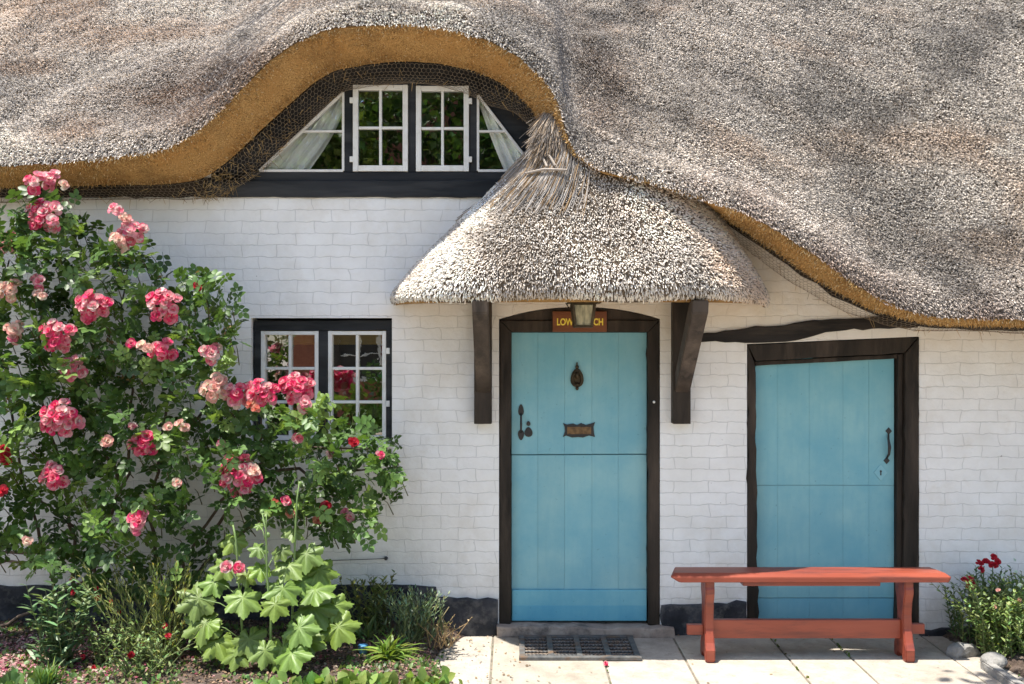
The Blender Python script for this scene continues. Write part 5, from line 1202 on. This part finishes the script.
for xx, zz in ((-3.4, 1.0), (-.2, 1.0), (-3.4, 3.6), (-.2, 3.6)):
    mb = MB(); bars(mb, xx-.5, xx+.5, zz, zz+1.2, -16.0+.004, -15.96, .07, 2, 2, .04); w_ = mb.build('window', M['white'], BH)
    mb = MB(); mb.add([(xx-.45, -15.985, zz+.05), (xx+.45, -15.985, zz+.05), (xx+.45, -15.985, zz+1.15), (xx-.45, -15.985, zz+1.15)], [(0, 1, 2, 3)]); mb.build('pane', M['dark'], w_)

BT = empty('lane_tree', (4.5, -2.8, 0), label='slender tree beside the path whose bough reaches over the paving', cat='tree')
mb = MB(); mb.tube([(4.5, -2.8, -.05), (4.4, -2.7, 1.6), (4.1, -2.5, 3.0), (3.7, -2.3, 4.0), (3.4, -2.2, 5.0)], [.09, .075, .06, .045, .02], 9)
mb.tube([(4.1, -2.5, 3.0), (3.2, -2.05, 3.75), (2.3, -1.7, 4.15), (1.4, -1.5, 4.3)], [.04, .028, .018, .006], 7)
mb.tube([(2.3, -1.7, 4.15), (2.0, -1.45, 4.25), (1.75, -1.3, 4.35)], [.012, .008, .003], 6); mb.build('trunk', M['bark'], BT, smooth=True)
cc_ = [((1.55, -1.55, 4.28), .26, 90), ((1.9, -1.5, 4.3), .26, 110), ((2.3, -1.75, 4.2), .35, 160), ((2.9, -1.95, 4.0), .4, 260), ((3.4, -2.2, 4.9), .8, 900), ((4.0, -2.4, 4.2), .7, 700)]
P = np.concatenate([np.array(c)+RNG.normal(0, q_*.5, (k, 3))*np.array([1, 1, .6]) for c, q_, k in cc_]); P = P[(P[:, 2] > 3.95) | (P[:, 0] > 3)]
V, L, C, K = leaves_at(P, (.06, .11), greens(len(P), (.08, .14, .04), .3), bias=(0, 0, -.3), nbias=(0, 0, .9), TV=LEAF_V, TF=LEAF_F, spread=1); link('crown', np_mesh('crown', V, L, C, K, True), M['leaf'], BT)
# ------------------------------------------------------------------ light, sky, camera
sd = Vector((.28, .13, -1)).normalized()
sun = bpy.data.lights.new('sun', 'SUN'); sun.energy = 4.6; sun.angle = R(.53); sun.color = (1, .955, .88)
so = bpy.data.objects.new('sun', sun); COL.objects.link(so); so.rotation_euler = sd.to_track_quat('-Z', 'Y').to_euler(); so.location = (-3, -3, 12)
w = bpy.data.worlds.new('World'); SC.world = w; w.use_nodes = True; nt = w.node_tree
sky = nt.nodes.new('ShaderNodeTexSky'); sky.sky_type = 'NISHITA'; sky.sun_disc = False
el = math.asin(-sd.z); sky.sun_elevation = el; sky.sun_rotation = math.atan2(-sd.x, -sd.y); sky.air_density = 1.0; sky.dust_density = 1.2
nt.links.new(sky.outputs[0], nt.nodes['Background'].inputs[0]); nt.nodes['Background'].inputs[1].default_value = 0.15
cam = bpy.data.cameras.new('camera'); cam.lens = 36; cam.sensor_width = 36; cam.clip_end = 1000; cam.clip_start = .05
co_ = bpy.data.objects.new('camera', cam); COL.objects.link(co_); co_.location = (0, CAMY, CAMZ); co_.rotation_euler = (PI/2, 0, 0); SC.camera = co_
vs_ = SC.view_settings; vs_.view_transform = 'Standard'; vs_.look = 'None'; vs_.exposure = 1.12; vs_.gamma = 1; vs_.use_curve_mapping = False
SC.cycles.max_bounces = 8; SC.cycles.diffuse_bounces = 4; SC.cycles.transparent_max_bounces = 8; SC.cycles.use_denoising = True
SC.cycles.sample_clamp_indirect = 6

for o in bpy.data.objects:
    g = {'window_curtain': 'curtains in the triangular dormer windows', 'garden_tree': 'trees across the lane', 'garden_shrub': 'clipped shrubs across the lane', 'edging_stone': 'stones edging the right flower bed', 'primrose_plant': 'low plants along the front of the bed', 'geum_plant': 'small red flowered plants', 'snapdragon_plant': 'snapdragons'}.get(o.name.split('.')[0])
    if g and o.parent is None: o['group'] = g
